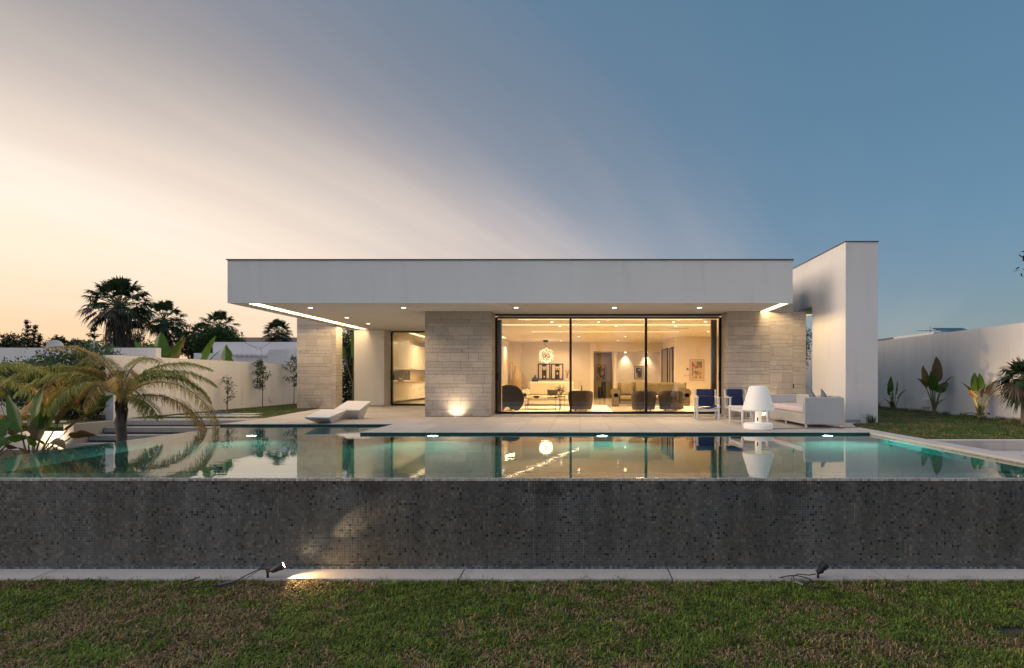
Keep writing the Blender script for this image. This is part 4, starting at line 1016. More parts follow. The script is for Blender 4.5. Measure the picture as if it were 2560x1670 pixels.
# banana leaves rising behind the garden wall
BW = 'banana plants behind the garden wall'
paddle_plant('tall bright green banana plant behind the garden wall, leftmost of the three there', (-12.45, 16.95, .42),
    [(100, 84, 1.25, .80, .50, .15, 0), (180, 80, 1.05, .75, .40, .25, 10), (0, 74, 1.10, .85, .46, .3, 10), (60, 72, 1.25, .80, .44, .2, 80), (-60, 80, 1.1, .6, .42, .3, 20), (5, 72, 1.25, .85, .34, .2, -30, False), (150, 70, 1.1, .7, .4, .4, 30)], 9, BW, dry=.1)
paddle_plant('banana plant with one long pointed olive leaf behind the garden wall, middle one', (-12.5, 18.6, .30),
    [(15, 76, 1.25, 1.0, .36, .15, 20, False), (60, 72, 1.25, .75, .30, .4, 20), (-70, 70, 1.1, .7, .3, .6, 0, True), (170, 55, 1.2, .6, .3, .7, 10, True), (90, 76, 1.1, .7, .36, .4, 50)], 10, BW, dry=.4)
paddle_plant('single upright round banana leaf behind the garden wall, rightmost of the three', (-12.5, 20.4, .15),
    [(90, 89, 1.10, 1.0, .52, .02, 0, False), (100, 74, 1.15, .5, .2, .7, 10, True), (165, 58, 1.25, .6, .26, .8, 0, True)], 12, BW, dry=0)
# right hand lawn
RWg = 'banana plants along the right wall'
paddle_plant('smallest banana plant by the right wall, nearest the portal wall', (10.2, 18.9, 0.0),
    [(200, 83, 0.50, 0.42, 0.21, 0.17, 20), (100, 88, 0.62, 0.50, 0.23, 0.06, 0), (20, 84, 0.54, 0.45, 0.23, 0.11, 40), (-20, 76, 0.39, 0.40, 0.19, 0.39, 20), (170, 76, 0.17, 0.30, 0.15, 0.44, 0), (60, 79, 0.34, 0.35, 0.17, 0.39, 60), (230, 72, 0.13, 0.28, 0.15, 0.44, 0)], 21, RWg, dry=.1)
paddle_plant('tallest banana plant by the right wall, middle of the three', (10.2, 16.7, 0.0),
    [(40, 87, 0.81, 0.72, 0.36, 0.06, 15), (150, 85, 0.69, 0.60, 0.32, 0.22, 40, True), (-10, 79, 0.62, 0.48, 0.25, 0.50, 20), (190, 76, 0.67, 0.42, 0.23, 0.61, 0, True), (80, 86, 0.62, 0.50, 0.32, 0.28, 60), (20, 76, 0.50, 0.45, 0.27, 0.55, -30), (220, 81, 0.56, 0.50, 0.29, 0.50, 20), (340, 72, 0.11, 0.34, 0.17, 0.50, 0), (100, 88, 0.56, 0.50, 0.25, 0.11, 80)], 22, RWg, trunk=.18, dry=.2)
paddle_plant('banana plant by the right wall glowing golden from a hidden uplight', (10.2, 14.8, 0.0),
    [(110, 87, 0.62, 0.48, 0.27, 0.08, 10, False), (60, 86, 0.67, 0.42, 0.25, 0.17, 50, False), (170, 79, 0.54, 0.42, 0.25, 0.50, 10, True), (0, 78, 0.56, 0.46, 0.25, 0.44, 0, True), (200, 76, 0.47, 0.36, 0.21, 0.61, 0, True), (-30, 75, 0.52, 0.38, 0.21, 0.61, 20, True), (30, 82, 0.47, 0.40, 0.23, 0.39, 40, True), (150, 30, 0.08, 0.30, 0.15, 0.80, 0, True), (20, 28, 0.08, 0.30, 0.13, 0.70, 0, True), (250, 40, 0.05, 0.28, 0.13, 0.80, 0, False)], 23, RWg, trunk=.12)
t = thing('ground_uplight', 'hidden garden uplight at the foot of the golden banana plant', 'light', (9.98, 14.45, .02))
MB().lathe([(0, 0), (.05, 0), (.05, .05), (.035, .05), (.033, .04), (0, .04)], (9.98, 14.45, .01), 16).build('lamp_head', M['black'], t)
lamp('uplight', 'SPOT', (9.98, 14.45, .08), t, 55, (1, .68, .34), .03, (.25, .20, 1), spot=95, blend=.9)
t = thing('ground_uplight', 'hidden garden uplight behind the banana plants at far left', 'light', (-11.9, 12.9, -.58))
MB().lathe([(0, 0), (.05, 0), (.05, .05), (.035, .05), (.033, .04), (0, .04)], (-11.9, 12.9, -.59), 16).build('lamp_head', M['black'], t)
lamp('uplight', 'SPOT', (-11.9, 12.85, -.5), t, 60, (1, .74, .42), .04, (-.25, .8, .75), spot=130, blend=.9)
# ---- fan palms
def fan_blades(c, d, Rr, droop, r, nseg=18, half=100):
    """one fan leaf: c = end of stalk, d = stalk direction"""
    d = Vector(d).normalized(); side = d.cross(Vector((0, 0, 1)))
    if side.length < .05: side = Vector((1, 0, 0))
    side.normalize(); nm = side.cross(d); tw = r.uniform(-.5, .5)
    side = (side*math.cos(tw)+nm*math.sin(tw)); V = []; Fc = []
    c = Vector(c)
    for i in range(nseg):
        a = R(-half+2*half*i/(nseg-1)); dd = (d*math.cos(a)+side*math.sin(a)).normalized()
        ln = Rr*(.72+.28*math.cos(a))*r.uniform(.88, 1.08); wv_ = dd.cross(nm).normalized()*Rr*.062
        mid = c+dd*ln*.55-Vector((0, 0, 1))*droop*ln*.10; tip = c+dd*ln*.93-Vector((0, 0, 1))*droop*ln*r.uniform(.25, .6)
        k = len(V); V += [tuple(c), tuple(mid+wv_), tuple(tip), tuple(mid-wv_)]; Fc.append((k, k+1, k+2, k+3))
    return V, Fc
def fan_palm(name, label, base, zc, Rc, nf, seed, skirt=None, trunk=.2, group=None, leafR=None, lowest=-45, deadfrac=.15, cat='tree'):
    t = thing(name, label, cat, base, group); r = random.Random(seed); cx, cy = base[0], base[1]
    C0 = Vector((cx, cy, zc)); V, Fc = [], []; Vd, Fd = [], []; pb = MB()
    for i in range(nf):
        az = i*2.399963; tt = (i+.5)/nf; el = R(88-(88-lowest)*tt**.85)
        d = Vector((math.cos(az)*math.cos(el), math.sin(az)*math.cos(el), math.sin(el)))
        lR = (leafR or Rc*.55)*r.uniform(.85, 1.1); pl = max(.05, Rc-lR*.9)*r.uniform(.85, 1.1)
        e = C0+d*pl; pb.tube([C0, C0.lerp(e, .5)+Vector((0, 0, .03*Rc)), e], [.03*Rc/2, .022*Rc/2, .016*Rc/2], 4, cap=False)
        d2 = (d-Vector((0, 0, .25*(1-math.sin(max(el, 0)))))).normalized()
        v, f = fan_blades(e, d2, lR, .6+.8*tt, r)
        if el < 0 and r.random() < deadfrac*3: k = len(Vd); Vd += v; Fd += [tuple(q+k for q in x) for x in f]
        else: k = len(V); V += v; Fc += [tuple(q+k for q in x) for x in f]
    arr_obj('crown', V, Fc, M['fan'], t)
    if Vd: arr_obj('dead_fronds', Vd, Fd, M['skirt'], t)
    pb.build('leaf_stalks', M['stalk'], t)
    MB().tube([Vector(base)-Vector((0, 0, .1)), (cx, cy, (base[2]+zc)/2), C0], [trunk*1.15, trunk, trunk*.8], 10).build('trunk', M['palm_bark'], t)
    if skirt:
        z0, z1, r0, r1 = skirt; V, Fc = [], []; q = np.random.default_rng(seed); n = 1500
        a = q.uniform(0, 2*np.pi, n); tt = q.random(n); rr = (r0+(r1-r0)*tt)*q.uniform(.65, 1.05, n); z = z0+(z1-z0)*tt
        ln = q.uniform(.25, .55, n)*Rc*.6; c_ = np.stack([cx+rr*np.cos(a), cy+rr*np.sin(a), z], 1)
        tan = np.stack([-np.sin(a), np.cos(a), q.normal(0, .15, n)], 1)*(q.uniform(.02, .05, n)*Rc*.6)[:, None]
        dn = np.stack([np.cos(a)*.06, np.sin(a)*.06, -np.ones(n)], 1)*ln[:, None]+q.normal(0, .03, (n, 3))
        V = np.stack([c_-tan*.3, c_+tan*.3, c_+tan+dn*.6, c_+dn], 1).reshape(-1, 3); V2 = V.reshape(-1, 4, 3)
        V2[:, 3] = c_+dn; V = np.stack([c_-tan*.4, c_+tan*.4, c_+tan*.6+dn*.7, c_-tan*.3+dn], 1).reshape(-1, 3)
        arr_obj('dead_frond_skirt', V, np.arange(n*4).reshape(-1, 4), M['skirt'], t)
    return t
FPg = 'fan palms beyond the garden wall'
fan_palm('fan_palm', 'tallest fan palm beyond the wall with a thick shaggy grey skirt of dead fronds', (-30.2, 38, 0), 5.75, 2.25, 54, 31, (5.1, 1.9, .70, 1.0), .35, FPg, deadfrac=.3, leafR=.98, lowest=-32)
fan_palm('fan_palm', 'second tallest fan palm, right beside the shaggy one', (-29.4, 41, 0), 5.2, 1.65, 38, 32, (4.4, 1.9, .45, .6), .25, FPg, leafR=.74, lowest=-40)
fan_palm('fan_palm', 'fan palm rising behind the round green tree', (-28.6, 46, 0), 5.15, 1.6, 36, 33, None, .22, FPg, leafR=.72)
fan_palm('fan_palm', 'small fan palm standing alone over the neighbouring white house', (-26.8, 51.5, 0), 5.1, 1.5, 38, 34, None, .2, FPg, deadfrac=.35)
fan_palm('fan_palm', 'second fan palm crown partly hidden left of the one behind the green tree', (-30.0, 46, 0), 4.6, 1.2, 26, 35, None, .2, FPg)
fan_palm('dwarf_fan_palm', 'small fan palm on the right lawn cut by the picture edge', (10.12, 13.2, 0), 1.02, .66, 34, 36, None, .07, None, leafR=.42, lowest=-50, cat='plant')
# ---- feather palm in front of the steps
def frond(C0, az, e0, e1, Ln, leaf, droop, r, nl=150, width=.014, side_droop=.6):
    h = Vector((math.cos(az), math.sin(az), 0)); pts = [Vector(C0)]; n = 14
    for i in range(n):
        e = e0+(e1-e0)*(i/(n-1))**.9; pts.append(pts[-1]+(h*math.cos(e)+Vector((0, 0, 1))*math.sin(e))*Ln/n)
    V, Fc = [], []
    for sg in (-1, 1):
        for i in range(nl):
            tt = .14+.86*(i+r.random()*.6)/nl; f = tt*n; k = min(int(f), n-1); p = pts[k].lerp(pts[k+1], f-k); d = (pts[k+1]-pts[k]).normalized()
            side = d.cross(Vector((0, 0, 1))); side = side.normalized() if side.length > .01 else Vector((-h.y, h.x, 0))
            ll = leaf*(math.sin(math.pi*min(1, tt*.85+.12)))**.6*r.uniform(.75, 1.15)
            dr = side*sg*(.8)+d*(.3+.5*r.random())+Vector((r.uniform(-.15, .15), r.uniform(-.15, .15), .4-.6*r.random())); dr.normalize()
            m1 = p+dr*ll*.4; dr2 = (dr-Vector((0, 0, 1))*(droop*r.uniform(.6, 1.4))).normalized(); tp = m1+dr2*ll*.6
            wv_ = dr.cross(Vector((0, 0, 1))); wv_ = (wv_.normalized() if wv_.length > .01 else d)*width*.5
            q = len(V); V += [tuple(p-wv_*.6), tuple(p+wv_*.6), tuple(m1+wv_), tuple(m1-wv_), tuple(tp+wv_*.15), tuple(tp-wv_*.15)]
            Fc += [(q, q+1, q+2, q+3), (q+3, q+2, q+4, q+5)]
    return pts, V, Fc
def feather_palm(label, base, zc, fr, seed, trunk=.088, group=None):
    t = thing('feather_palm', label, 'palm', base, group); r = random.Random(seed); C0 = Vector((base[0], base[1], zc))
    B = Vector(base); H_ = zc-base[2]
    MB().tube([B-Vector((0, 0, .1)), B+Vector((.01, 0, H_*.3)), B+Vector((-.02, 0, H_*.62)), B+Vector((0, 0, H_*.80)), C0], [trunk*1.05, trunk, trunk*1.15, trunk*.85, trunk*.55], 14).build('trunk', M['palm_bark'], t, smooth='all')
    b = MB()
    for i in range(10): a = i*2.4; z = base[2]+H_*(.62+.03*i); b.tube([(C0.x+math.cos(a)*trunk*.8, C0.y+math.sin(a)*trunk*.8, z), (C0.x+math.cos(a)*trunk*1.1, C0.y+math.sin(a)*trunk*1.1, z+.14), (C0.x+math.cos(a)*trunk*.7, C0.y+math.sin(a)*trunk*.7, z+.3)], [.03, .022, .01], 5)
    b.build('leaf_bases', M['skirt'], t)
    for i, (az, e0, e1, ln, leaf, droop, dry) in enumerate(fr):
        pts, V, Fc = frond(C0+Vector((0, 0, r.uniform(-.08, .05))), R(az), R(e0), R(e1), ln*.96, leaf*.86, droop, r)
        m_ = M['frond_dry'] if dry else M['frond']; f = arr_obj('frond', V, Fc, m_, t)
        if dry: f['label'] = 'yellow brown drying frond'
        MB().tube(pts, [.018-.0010*k for k in range(len(pts))], 5).build('rachis', M['stalk'], f)
    return t
feather_palm('young feather palm with long drooping yellow green fronds in front of the steps', (-9.33, 11.8, -.6), .62,
    [(0, 48, -78, 2.7, .46, .9, True), (185, 55, -35, 2.6, .50, .8, False), (172, 62, -60, 2.5, .52, 1.0, True), (200, 40, -70, 2.2, .50, 1.2, True), (215, 66, -50, 2.0, .46, .9, False), (150, 70, -30, 2.3, .46, .7, False),
     (18, 66, -40, 2.1, .44, .9, False), (35, 72, -25, 2.0, .42, .8, False), (60, 75, -45, 1.8, .42, .9, False), (-30, 50, -75, 1.5, .42, 1.1, False), (-80, 60, -70, 1.6, .44, 1.2, True), (250, 58, -70, 1.7, .46, 1.2, False),
     (100, 78, -20, 2.0, .42, .8, False), (125, 68, -50, 2.2, .46, .9, True), (-10, 20, -60, 1.1, .36, 1.1, False), (178, 78, -10, 2.2, .46, .6, True), (8, 30, -82, 2.3, .44, 1.1, True), (165, 48, -66, 2.4, .52, 1.1, False), (28, 58, -62, 2.0, .44, 1.0, False), (-50, 66, -60, 1.6, .44, 1.1, True)], 41)
feather_palm('second feather palm at far left with fronds hanging into the picture', (-13.5, 12.4, -.6), .55,
    [(0, 60, -60, 2.5, .5, .9, False), (15, 70, -40, 2.6, .5, .8, False), (-15, 50, -70, 2.3, .5, 1.0, True), (30, 60, -60, 2.2, .5, .9, True), (-40, 55, -65, 2.0, .5, 1.0, False), (60, 75, -30, 2.2, .5, .8, False), (180, 60, -50, 2.0, .5, .9, False), (100, 70, -50, 2.0, .5, .9, False)], 42)
# ---- shrubs and trees
def bush(label, base, bl, n, leaf, mat, seed, group=None, aspect=.35, name='bush', inner=None):
    t = thing(name, label, 'bush', base, group)
    V, Fc = leafquads(blobs(bl, n, seed, .5), leaf, aspect, .35, seed+1); arr_obj('foliage', V, Fc, mat, t)
    b = MB(); r = random.Random(seed); B = Vector(base)
    for q in bl: b.tube([B+Vector((r.uniform(-.2, .2), r.uniform(-.1, .1), 0)), B.lerp(Vector(q[:3]), .6), Vector(q[:3])], [.03, .02, .008], 5)
    b.build('stems', M['bark'], t)
    return t
bush('big silvery green bush behind the feather palm', (-13.6, 14.9, 0), [(-14.5, 15.0, .95, .8, .6, .55), (-13.4, 15.0, 1.2, .8, .6, .6), (-12.6, 15.1, 1.55, .55, .5, .45), (-13.9, 14.7, .7, .8, .5, .5), (-12.9, 14.9, .9, .6, .5, .6), (-14.2, 15.3, 1.2, .5, .5, .35)], 17000, .09, M['leaf_shrub'], 51)
bush('dark dense bush under the palm fronds left of the garden wall end', (-12.45, 14.5, 0), [(-12.5, 14.75, .45, .42, .25, .55), (-12.95, 14.8, .4, .4, .3, .5)], 5000, .07, M['leaf_dark'], 52)
bush('green bush at the far left picture edge', (-15.6, 14.8, 0), [(-15.5, 14.9, .9, .8, .6, .6), (-16.3, 14.8, .95, .9, .6, .6), (-15.2, 15.1, 1.05, .5, .4, .4)], 13000, .09, M['leaf_shrub'], 53)
def sapling(label, x, y, h, w, seed, name='young_tree', leaf=.075, mat='leaf_green', n=900, cat='tree', lowf=.38):
    t = thing(name, label, cat, (x, y, 0)); r = random.Random(seed); b = MB(); V0 = []
    b.tube([(x, y, -.03), (x+.02, y, h*.5), (x-.01, y, h)], [.018, .012, .004], 6)
    for i in range(16):
        z = h*(lowf+(1-lowf)*i/16); a = r.uniform(0, 6.28); ln = w*(1.1-.6*abs(i/16-.4))*r.uniform(.6, 1.1); e = (x+math.cos(a)*ln, y+math.sin(a)*ln*.6, z+ln*.7)
        b.tube([(x, y, z), e], [.006, .003], 4); V0 += [np.array((x, y, z))+(np.array(e)-np.array((x, y, z)))*q for q in np.random.default_rng(seed+i).uniform(.2, 1.1, n//16)]
    b.build('trunk', M['bark'], t); C_ = np.array(V0)+np.random.default_rng(seed).normal(0, .025, (len(V0), 3))
    V, Fc = leafquads(C_, leaf, .45, .1, seed); arr_obj('crown', V, Fc, M[mat], t)
    return t
sapling('young tree against the garden wall left of the stone pier', -11.45, 20.9, 1.62, .34, 61)
sapling('young tree partly hidden behind the left edge of the stone pier', -11.35, 23.0, 1.85, .36, 62)
sapling('thin sparse shrub by the garden wall under the palm frond tip', -11.5, 18.9, 1.05, .25, 63, 'shrub', .06, 'leaf_olive', 320, 'shrub', .2)
# narrow dark planting between pier and house, and hedge behind the portal
paddle_plant('dark banana plant in the gap between the stone pier and the white wall', (-9.85, 25.2, 0), [(a, e, 1.2, 1.3, .40, .4, ro) for a, e, ro in ((10, 80, 60), (100, 84, 20), (200, 78, 70), (290, 80, 40), (340, 70, 50), (60, 66, 80))], 64, None, trunk=.9, dry=.2)
bush('dark hedge seen in the gap behind the pier', (-10.3, 29.5, 0), [(-11.0, 29.6, 1.4, .9, .4, 1.3), (-10.2, 29.6, 1.2, .9, .4, 1.2), (-10.6, 29.8, 2.4, .8, .4, .6)], 5000, .12, M['leaf_dark'], 65, name='hedge')
bush('tall dark hedge seen in the slot between stone wall and portal wall', (8.7, 24, 0), [(8.6, 24, .9, .7, .5, .95), (8.8, 24.1, 2.0, .7, .5, .8), (8.4, 24.0, 2.9, .6, .4, .7), (9.0, 24.0, 2.6, .6, .4, .8)], 9000, .10, M['leaf_dark'], 66, name='hedge')
bush('dense dark foliage filling the gap between the stone pier and the white wall', (-10.1, 26.4, 0), [(-10.4, 26.4, .7, .7, .5, .9), (-10.1, 26.5, 1.7, .7, .5, .9), (-10.4, 26.5, 2.6, .7, .5, .8), (-9.8, 26.6, .9, .5, .5, .9), (-9.8, 26.6, 2.4, .5, .5, .8)], 11000, .15, M['leaf_dark'], 67)
# conifers, far trees on the left
def conifer(label, base, h, w, seed, tiers=16, name='conifer', spires=((0, 1.0),)):
    t = thing(name, label, 'tree', base); V, Fc = [], []; r = np.random.default_rng(seed); b = MB()
    for dx, hh in spires:
        H_ = h*hh; b.tube([Vector(base), Vector(base)+Vector((dx*.4, 0, H_*.5)), Vector(base)+Vector((dx, 0, H_))], [.10, .07, .02], 6)
        for i in range(tiers):
            f = (i+.3)/tiers; z = H_*(.15+.85*f); Lb = w*(1-f)**.8*(1 if hh == 1 else .6)+.06*w
            for k in range(9):
                a = r.uniform(0, 6.28); m_ = 14; q = r.random(m_)
                c = np.array([base[0]+dx*f, base[1], base[2]+z])+np.stack([np.cos(a)*Lb*q, np.sin(a)*Lb*q, .10*w*q**2*2], 1)+r.normal(0, .025*w, (m_, 3))
                v, f_ = leafquads(c, .16*w, .35, .1, int(r.integers(1e6))); Fc.append(f_+sum(len(x) for x in V)); V.append(v)
    arr_obj('crown', np.concatenate(V), np.concatenate(Fc), M['leaf_dark'], t); b.build('trunk', M['bark'], t)
    return t
conifer('dark conifer with several pointed spires on the left skyline', (-40.8, 42.8, 0), 5.35, .95, 71, 15, spires=((0, 1.0), (.65, .93), (1.0, .80), (-1.0, .72)))
conifer('tiered conifer just left of the shaggy palm', (-35.6, 42.5, 0), 4.9, 1.2, 72, 9)
FT = 'far trees on the left skyline'
for i, (px, py, rx, rz, lab, kind) in enumerate((
    (0, 885, 2.0, 1.4, 'dark rounded tree at the far left end of the skyline', 'leaf_dark'), (35, 868, 1.3, 1.2, 'dark tree left of the spired conifer', 'leaf_dark'), (62, 878, 1.2, .8, 'low dark tree directly left of the spired conifer foot', 'leaf_dark'), (186, 876, 1.2, .8, 'low dark tree between the two satellite dishes', 'leaf_dark'), (128, 868, 1.3, .9, 'low loose tree between the spired conifer and the satellite dish', 'leaf_olive'),
    (165, 864, 1.2, .9, 'dark tree above the large satellite dish', 'leaf_dark'), (205, 870, 1.4, .8, 'small tree just right of the large satellite dish', 'leaf_olive'), (352, 862, 1.3, 1.3, 'olive tree in the gap between the two tallest fan palms', 'leaf_olive'))):
    Y = 44+i*.8; c = P(px, py, Y)
    tree('tree', lab, 'tree', (c.x, Y, 0), (c.x, Y, c.z-.1), (rx, rx*.7, rz), 3200, .16, M[kind], 80+i, 14, .12, FT)
c = P(528, 850, 41); tree('round_tree', 'bushy bright green round tree behind the neighbouring white house', 'tree', (c.x, 41, 0), (c.x, 41, 3.55), (2.1, 1.5, 1.25), 9000, .16, M['leaf_green'], 91, 26, .16)
c = P(480, 850, 43); tree('round_tree', 'darker green tree at the left shoulder of the bright green one', 'tree', (c.x, 43, 0), (c.x, 43, 3.6), (1.6, 1.2, 1.3), 4500, .17, M['leaf_dark'], 92, 18, .14)
c = P(618, 862, 50); tree('low_shrub', 'low grey green shrubs on the roofline left of the lone palm', 'shrub', (c.x, 50, 2.5), (c.x, 50, 3.9), (2.0, 1.0, .5), 1800, .18, M['leaf_olive'], 93, 12, .06)
# leaves poking in at the right picture edge, high up: a tree standing outside the frame
tree('broadleaf_tree', 'tree outside the right picture edge, only two leaf tips in view', 'tree', (12.3, 13.4, 0), (12.05, 13.4, 4.0), (1.50, 1.2, .8), 1500, .20, M['leaf_green'], 94, 12, .1)
# reed beside the portal wall
def tuft(label, x, y, z, n, h, seed, name='grass_tuft', mat='leaf_olive', spread=.12):
    r = np.random.default_rng(seed); b = np.stack([x+r.normal(0, spread*.4, n), y+r.normal(0, spread*.4, n), np.full(n, z)], 1)
    a = r.uniform(0, 6.28, n); ln = h*r.uniform(.5, 1, n); lean = r.uniform(.1, .6, n)
    d = np.stack([np.cos(a)*lean, np.sin(a)*lean, np.ones(n)], 1); s_ = np.stack([-np.sin(a), np.cos(a), 0*a], 1)*.006
    m_ = b+d*(ln*.55)[:, None]; tp = b+(d*np.array([1.6, 1.6, .92]))*ln[:, None]
    V = np.stack([b-s_, b+s_, m_+s_, m_-s_, tp+s_*.2, tp-s_*.2], 1).reshape(-1, 3); i0 = np.arange(n)*6
    Fc = np.concatenate([np.stack([i0, i0+1, i0+2, i0+3], 1), np.stack([i0+3, i0+2, i0+4, i0+5], 1)])
    o = arr_obj(name, V, Fc, M[mat]); tag(o, label, 'plant'); return o
tuft('wispy grass tuft at the foot of the portal wall', 6.78, 13.52, 0, 60, .26, 101)
tuft('tall reed like plant standing behind the portal wall edge', 10.2, 20.0, 0, 40, .55, 102, 'reed')
tuft('small weed tuft at the base of the concrete stair cheek', -11.72, 12.9, -.6, 50, .22, 103, 'weed')

# ================================================================== NEIGHBOURS, BEYOND THE WALLS
t = thing('neighbour_house', 'white neighbouring house with a parapet and a row of rafter ends, left background', 'house', (-24, 38, 0))
M['far_white'] = stucco('far_white_render', (.68, .67, .68), .05)
x0 = P(532, 0, 36).x; b = MB(); b.box(x0, -14.5, 36, 44, 0, EYE+(VY-855)*36/F); b.build('wall', M['far_white'], t)
z = EYE+(VY-883)*35.2/F
MB().box(P(490, 0, 35.2).x, P(672, 0, 35.2).x, 35.0, 35.9, 0, z).build('pergola_wall', M['far_white'], t)
for i in range(8):
    px = 577+i*12.0; c = P(px, 886, 34.9); MB().box(c.x, c.x+.10, 34.7, 34.999, c.z-.10, c.z).build('rafter_end', M['far_white'], t)
b = MB(); c0, c1 = P(671, 874, 34), P(727, 874, 34); b.box(c0.x, c1.x, 34, 35.9, 0, c0.z)
b.build('stone_chimney_wall', pmat('whitewashed_stone', (.52, .54, .56), .9, .15, 8, .9, 12), t)
c0, c1 = P(723, 873, 33.6), P(745, 873, 33.6); MB().box(c0.x, c1.x, 33.6, 33.99, 0, c0.z).build('pillar', M['far_white'], t)
b = MB()
for a, m_, e in (((611, 855), (650, 868), (655, 882)), ((678, 855), (645, 874), (625, 862))):
    pts = [P(a[0], a[1], 33.5), P((a[0]+m_[0])/2-3, (a[1]+m_[1])/2+3, 33.5), P(m_[0], m_[1], 33.5), P(e[0], e[1], 33.5)]; b.tube(pts, .014, 5)
b.build('hanging_cable', pmat('grey_cable', (.25, .25, .25), .7), t)
o = MB().box(P(585, 0, 56).x, P(790, 0, 56).x, 56, 66, 0, EYE+(VY-843.5)*56/F).build('far_building', pmat('beige_render', (.34, .29, .25), .9, .05)); tag(o, 'low beige building on the horizon behind the lone palm', 'building')
t = thing('right_neighbour_house', 'white flat roofed house just showing above the right boundary wall', 'house', (18, 25, 0))
b = MB(); b.box(14.0, 24, 22.96, 25.9, 0, 2.90); b.build('wall', M['far_white'], t)
MB().box(14.3, 24, 26.2, 28, 0, EYE+(VY-842)*26.2/F).build('roof_box', pmat('grey_box', (.12, .12, .12), .7), t)
b = MB(); b.box(17.0, 30, 29.5, 36, 0, 3.3); b.build('upper_wall', M['far_white'], t)
b = MB(); c = P(2325, 845, 27); b.tube([(c.x, 27, 2.6), (c.x, 27, 3.46)], .02, 6); b.tube([(c.x-.6, 27, 3.28), (c.x+.85, 27, 3.28)], .014, 5)
for k in range(6): b.tube([(c.x-.5+k*.22, 26.8, 3.28), (c.x-.5+k*.22, 27.2, 3.28)], .008, 4)
b.build('antenna', pmat('aluminium', (.30, .32, .34), .5, metal=.5), t)
sp = thing('solar_panel', 'row of dark blue solar panels tilted on the roof above the right wall', 'solar panel', (19.6, 29.6, 3.3))
M['pv'] = pmat('solar_glass', (.012, .03, .06), .2, .1)
for k in range(4):
    xa = P(2351+k*19.5, 0, 29.6).x; xb = P(2369+k*19.5, 0, 29.6).x
    MB().hexa([(xa+.2, 29.4, 3.35), (xb+.2, 29.4, 3.35), (xb, 30.3, 3.66), (xa, 30.3, 3.66)], [(xa+.2, 29.4, 3.39), (xb+.2, 29.4, 3.39), (xb, 30.3, 3.70), (xa, 30.3, 3.70)]).build('panel', M['pv'], sp)
def dish(label, px, py, Y, w, h):
    t = thing('satellite_dish', label, 'satellite dish', tuple(P(px, py+h, Y)), 'white satellite dishes on the left wall')
    c = P(px, py, Y); s_ = Y/F; b = MB()
    rx, rz = w/2*s_, h/2*s_
    b.lathe([(0, 0), (.4, .03), (.75, .10), (1, .2), (1.01, .19), (.76, .085), (.4, .01), (0, -.02)], (0, 0, 0), 32)
    Mx = Matrix.Translation(c) @ Matrix.Diagonal((rx, rx*.6, rz, 1)) @ Matrix.Rotation(R(90), 4, 'X')
    b.build('reflector', M['far_white'], t, smooth=True, M=Mx)
    MB().tube([c+Vector((0, .15, 0)), c+Vector((0, .2, -rz*1.2))], .02, 6).build('mast', M['steel'], t)
    MB().tube([c+Vector((0, 0, -rz*.8)), c+Vector((0, -.35, -.02))], .01, 5).build('feed_arm', M['steel'], t)
dish('large white satellite dish on the far left wall', 140, 868, 17.2, 46, 36)
dish('smaller white satellite dish right of the large one', 238, 868, 17.4, 26, 34)
# small fixtures
o = MB().rbox(-11.84, -11.79, 22.05, 22.30, .18, .42, .01).build('wall_box', M['garden_white']); tag(o, 'small white electrical box low on the left garden wall', 'box')
o = MB().rbox(10.63, 10.70, 17.75, 18.1, .16, .42, .01).build('wall_box', M['garden_white']); tag(o, 'small white electrical box low on the right wall between two banana plants', 'box')
M['hose'] = pmat('blue_hose', (.02, .12, .25), .5, .1)
o = MB().tube([(-10.9, 17.6, .03), (-11.05, 17.2, .06), (-10.8, 17.0, .03), (-10.5, 16.9, .03), (-10.2, 16.95, .02)], .02, 6).build('garden_hose', M['hose']); tag(o, 'short blue garden hose lying on the left lawn by the wall', 'hose')
o = MB().tube([(-14.6, 14.4, .7), (-14.45, 14.35, .35), (-14.6, 14.3, .1), (-15.0, 14.25, .05), (-14.3, 14.1, .03), (-13.7, 14.05, .03)], .012, 6).build('garden_hose', pmat('green_hose', (.02, .20, .08), .5)); tag(o, 'thin green garden hose at far left behind the ledge', 'hose')
o = MB().lathe([(0, 0), (.10, 0), (.13, .36), (.14, .37), (.13, .38), (0, .38)], (-8.95, 24.2, 0), 20).build('bin', M['white_paint'], smooth=True); tag(o, 'small white bin behind the house corner in the gap', 'bin')
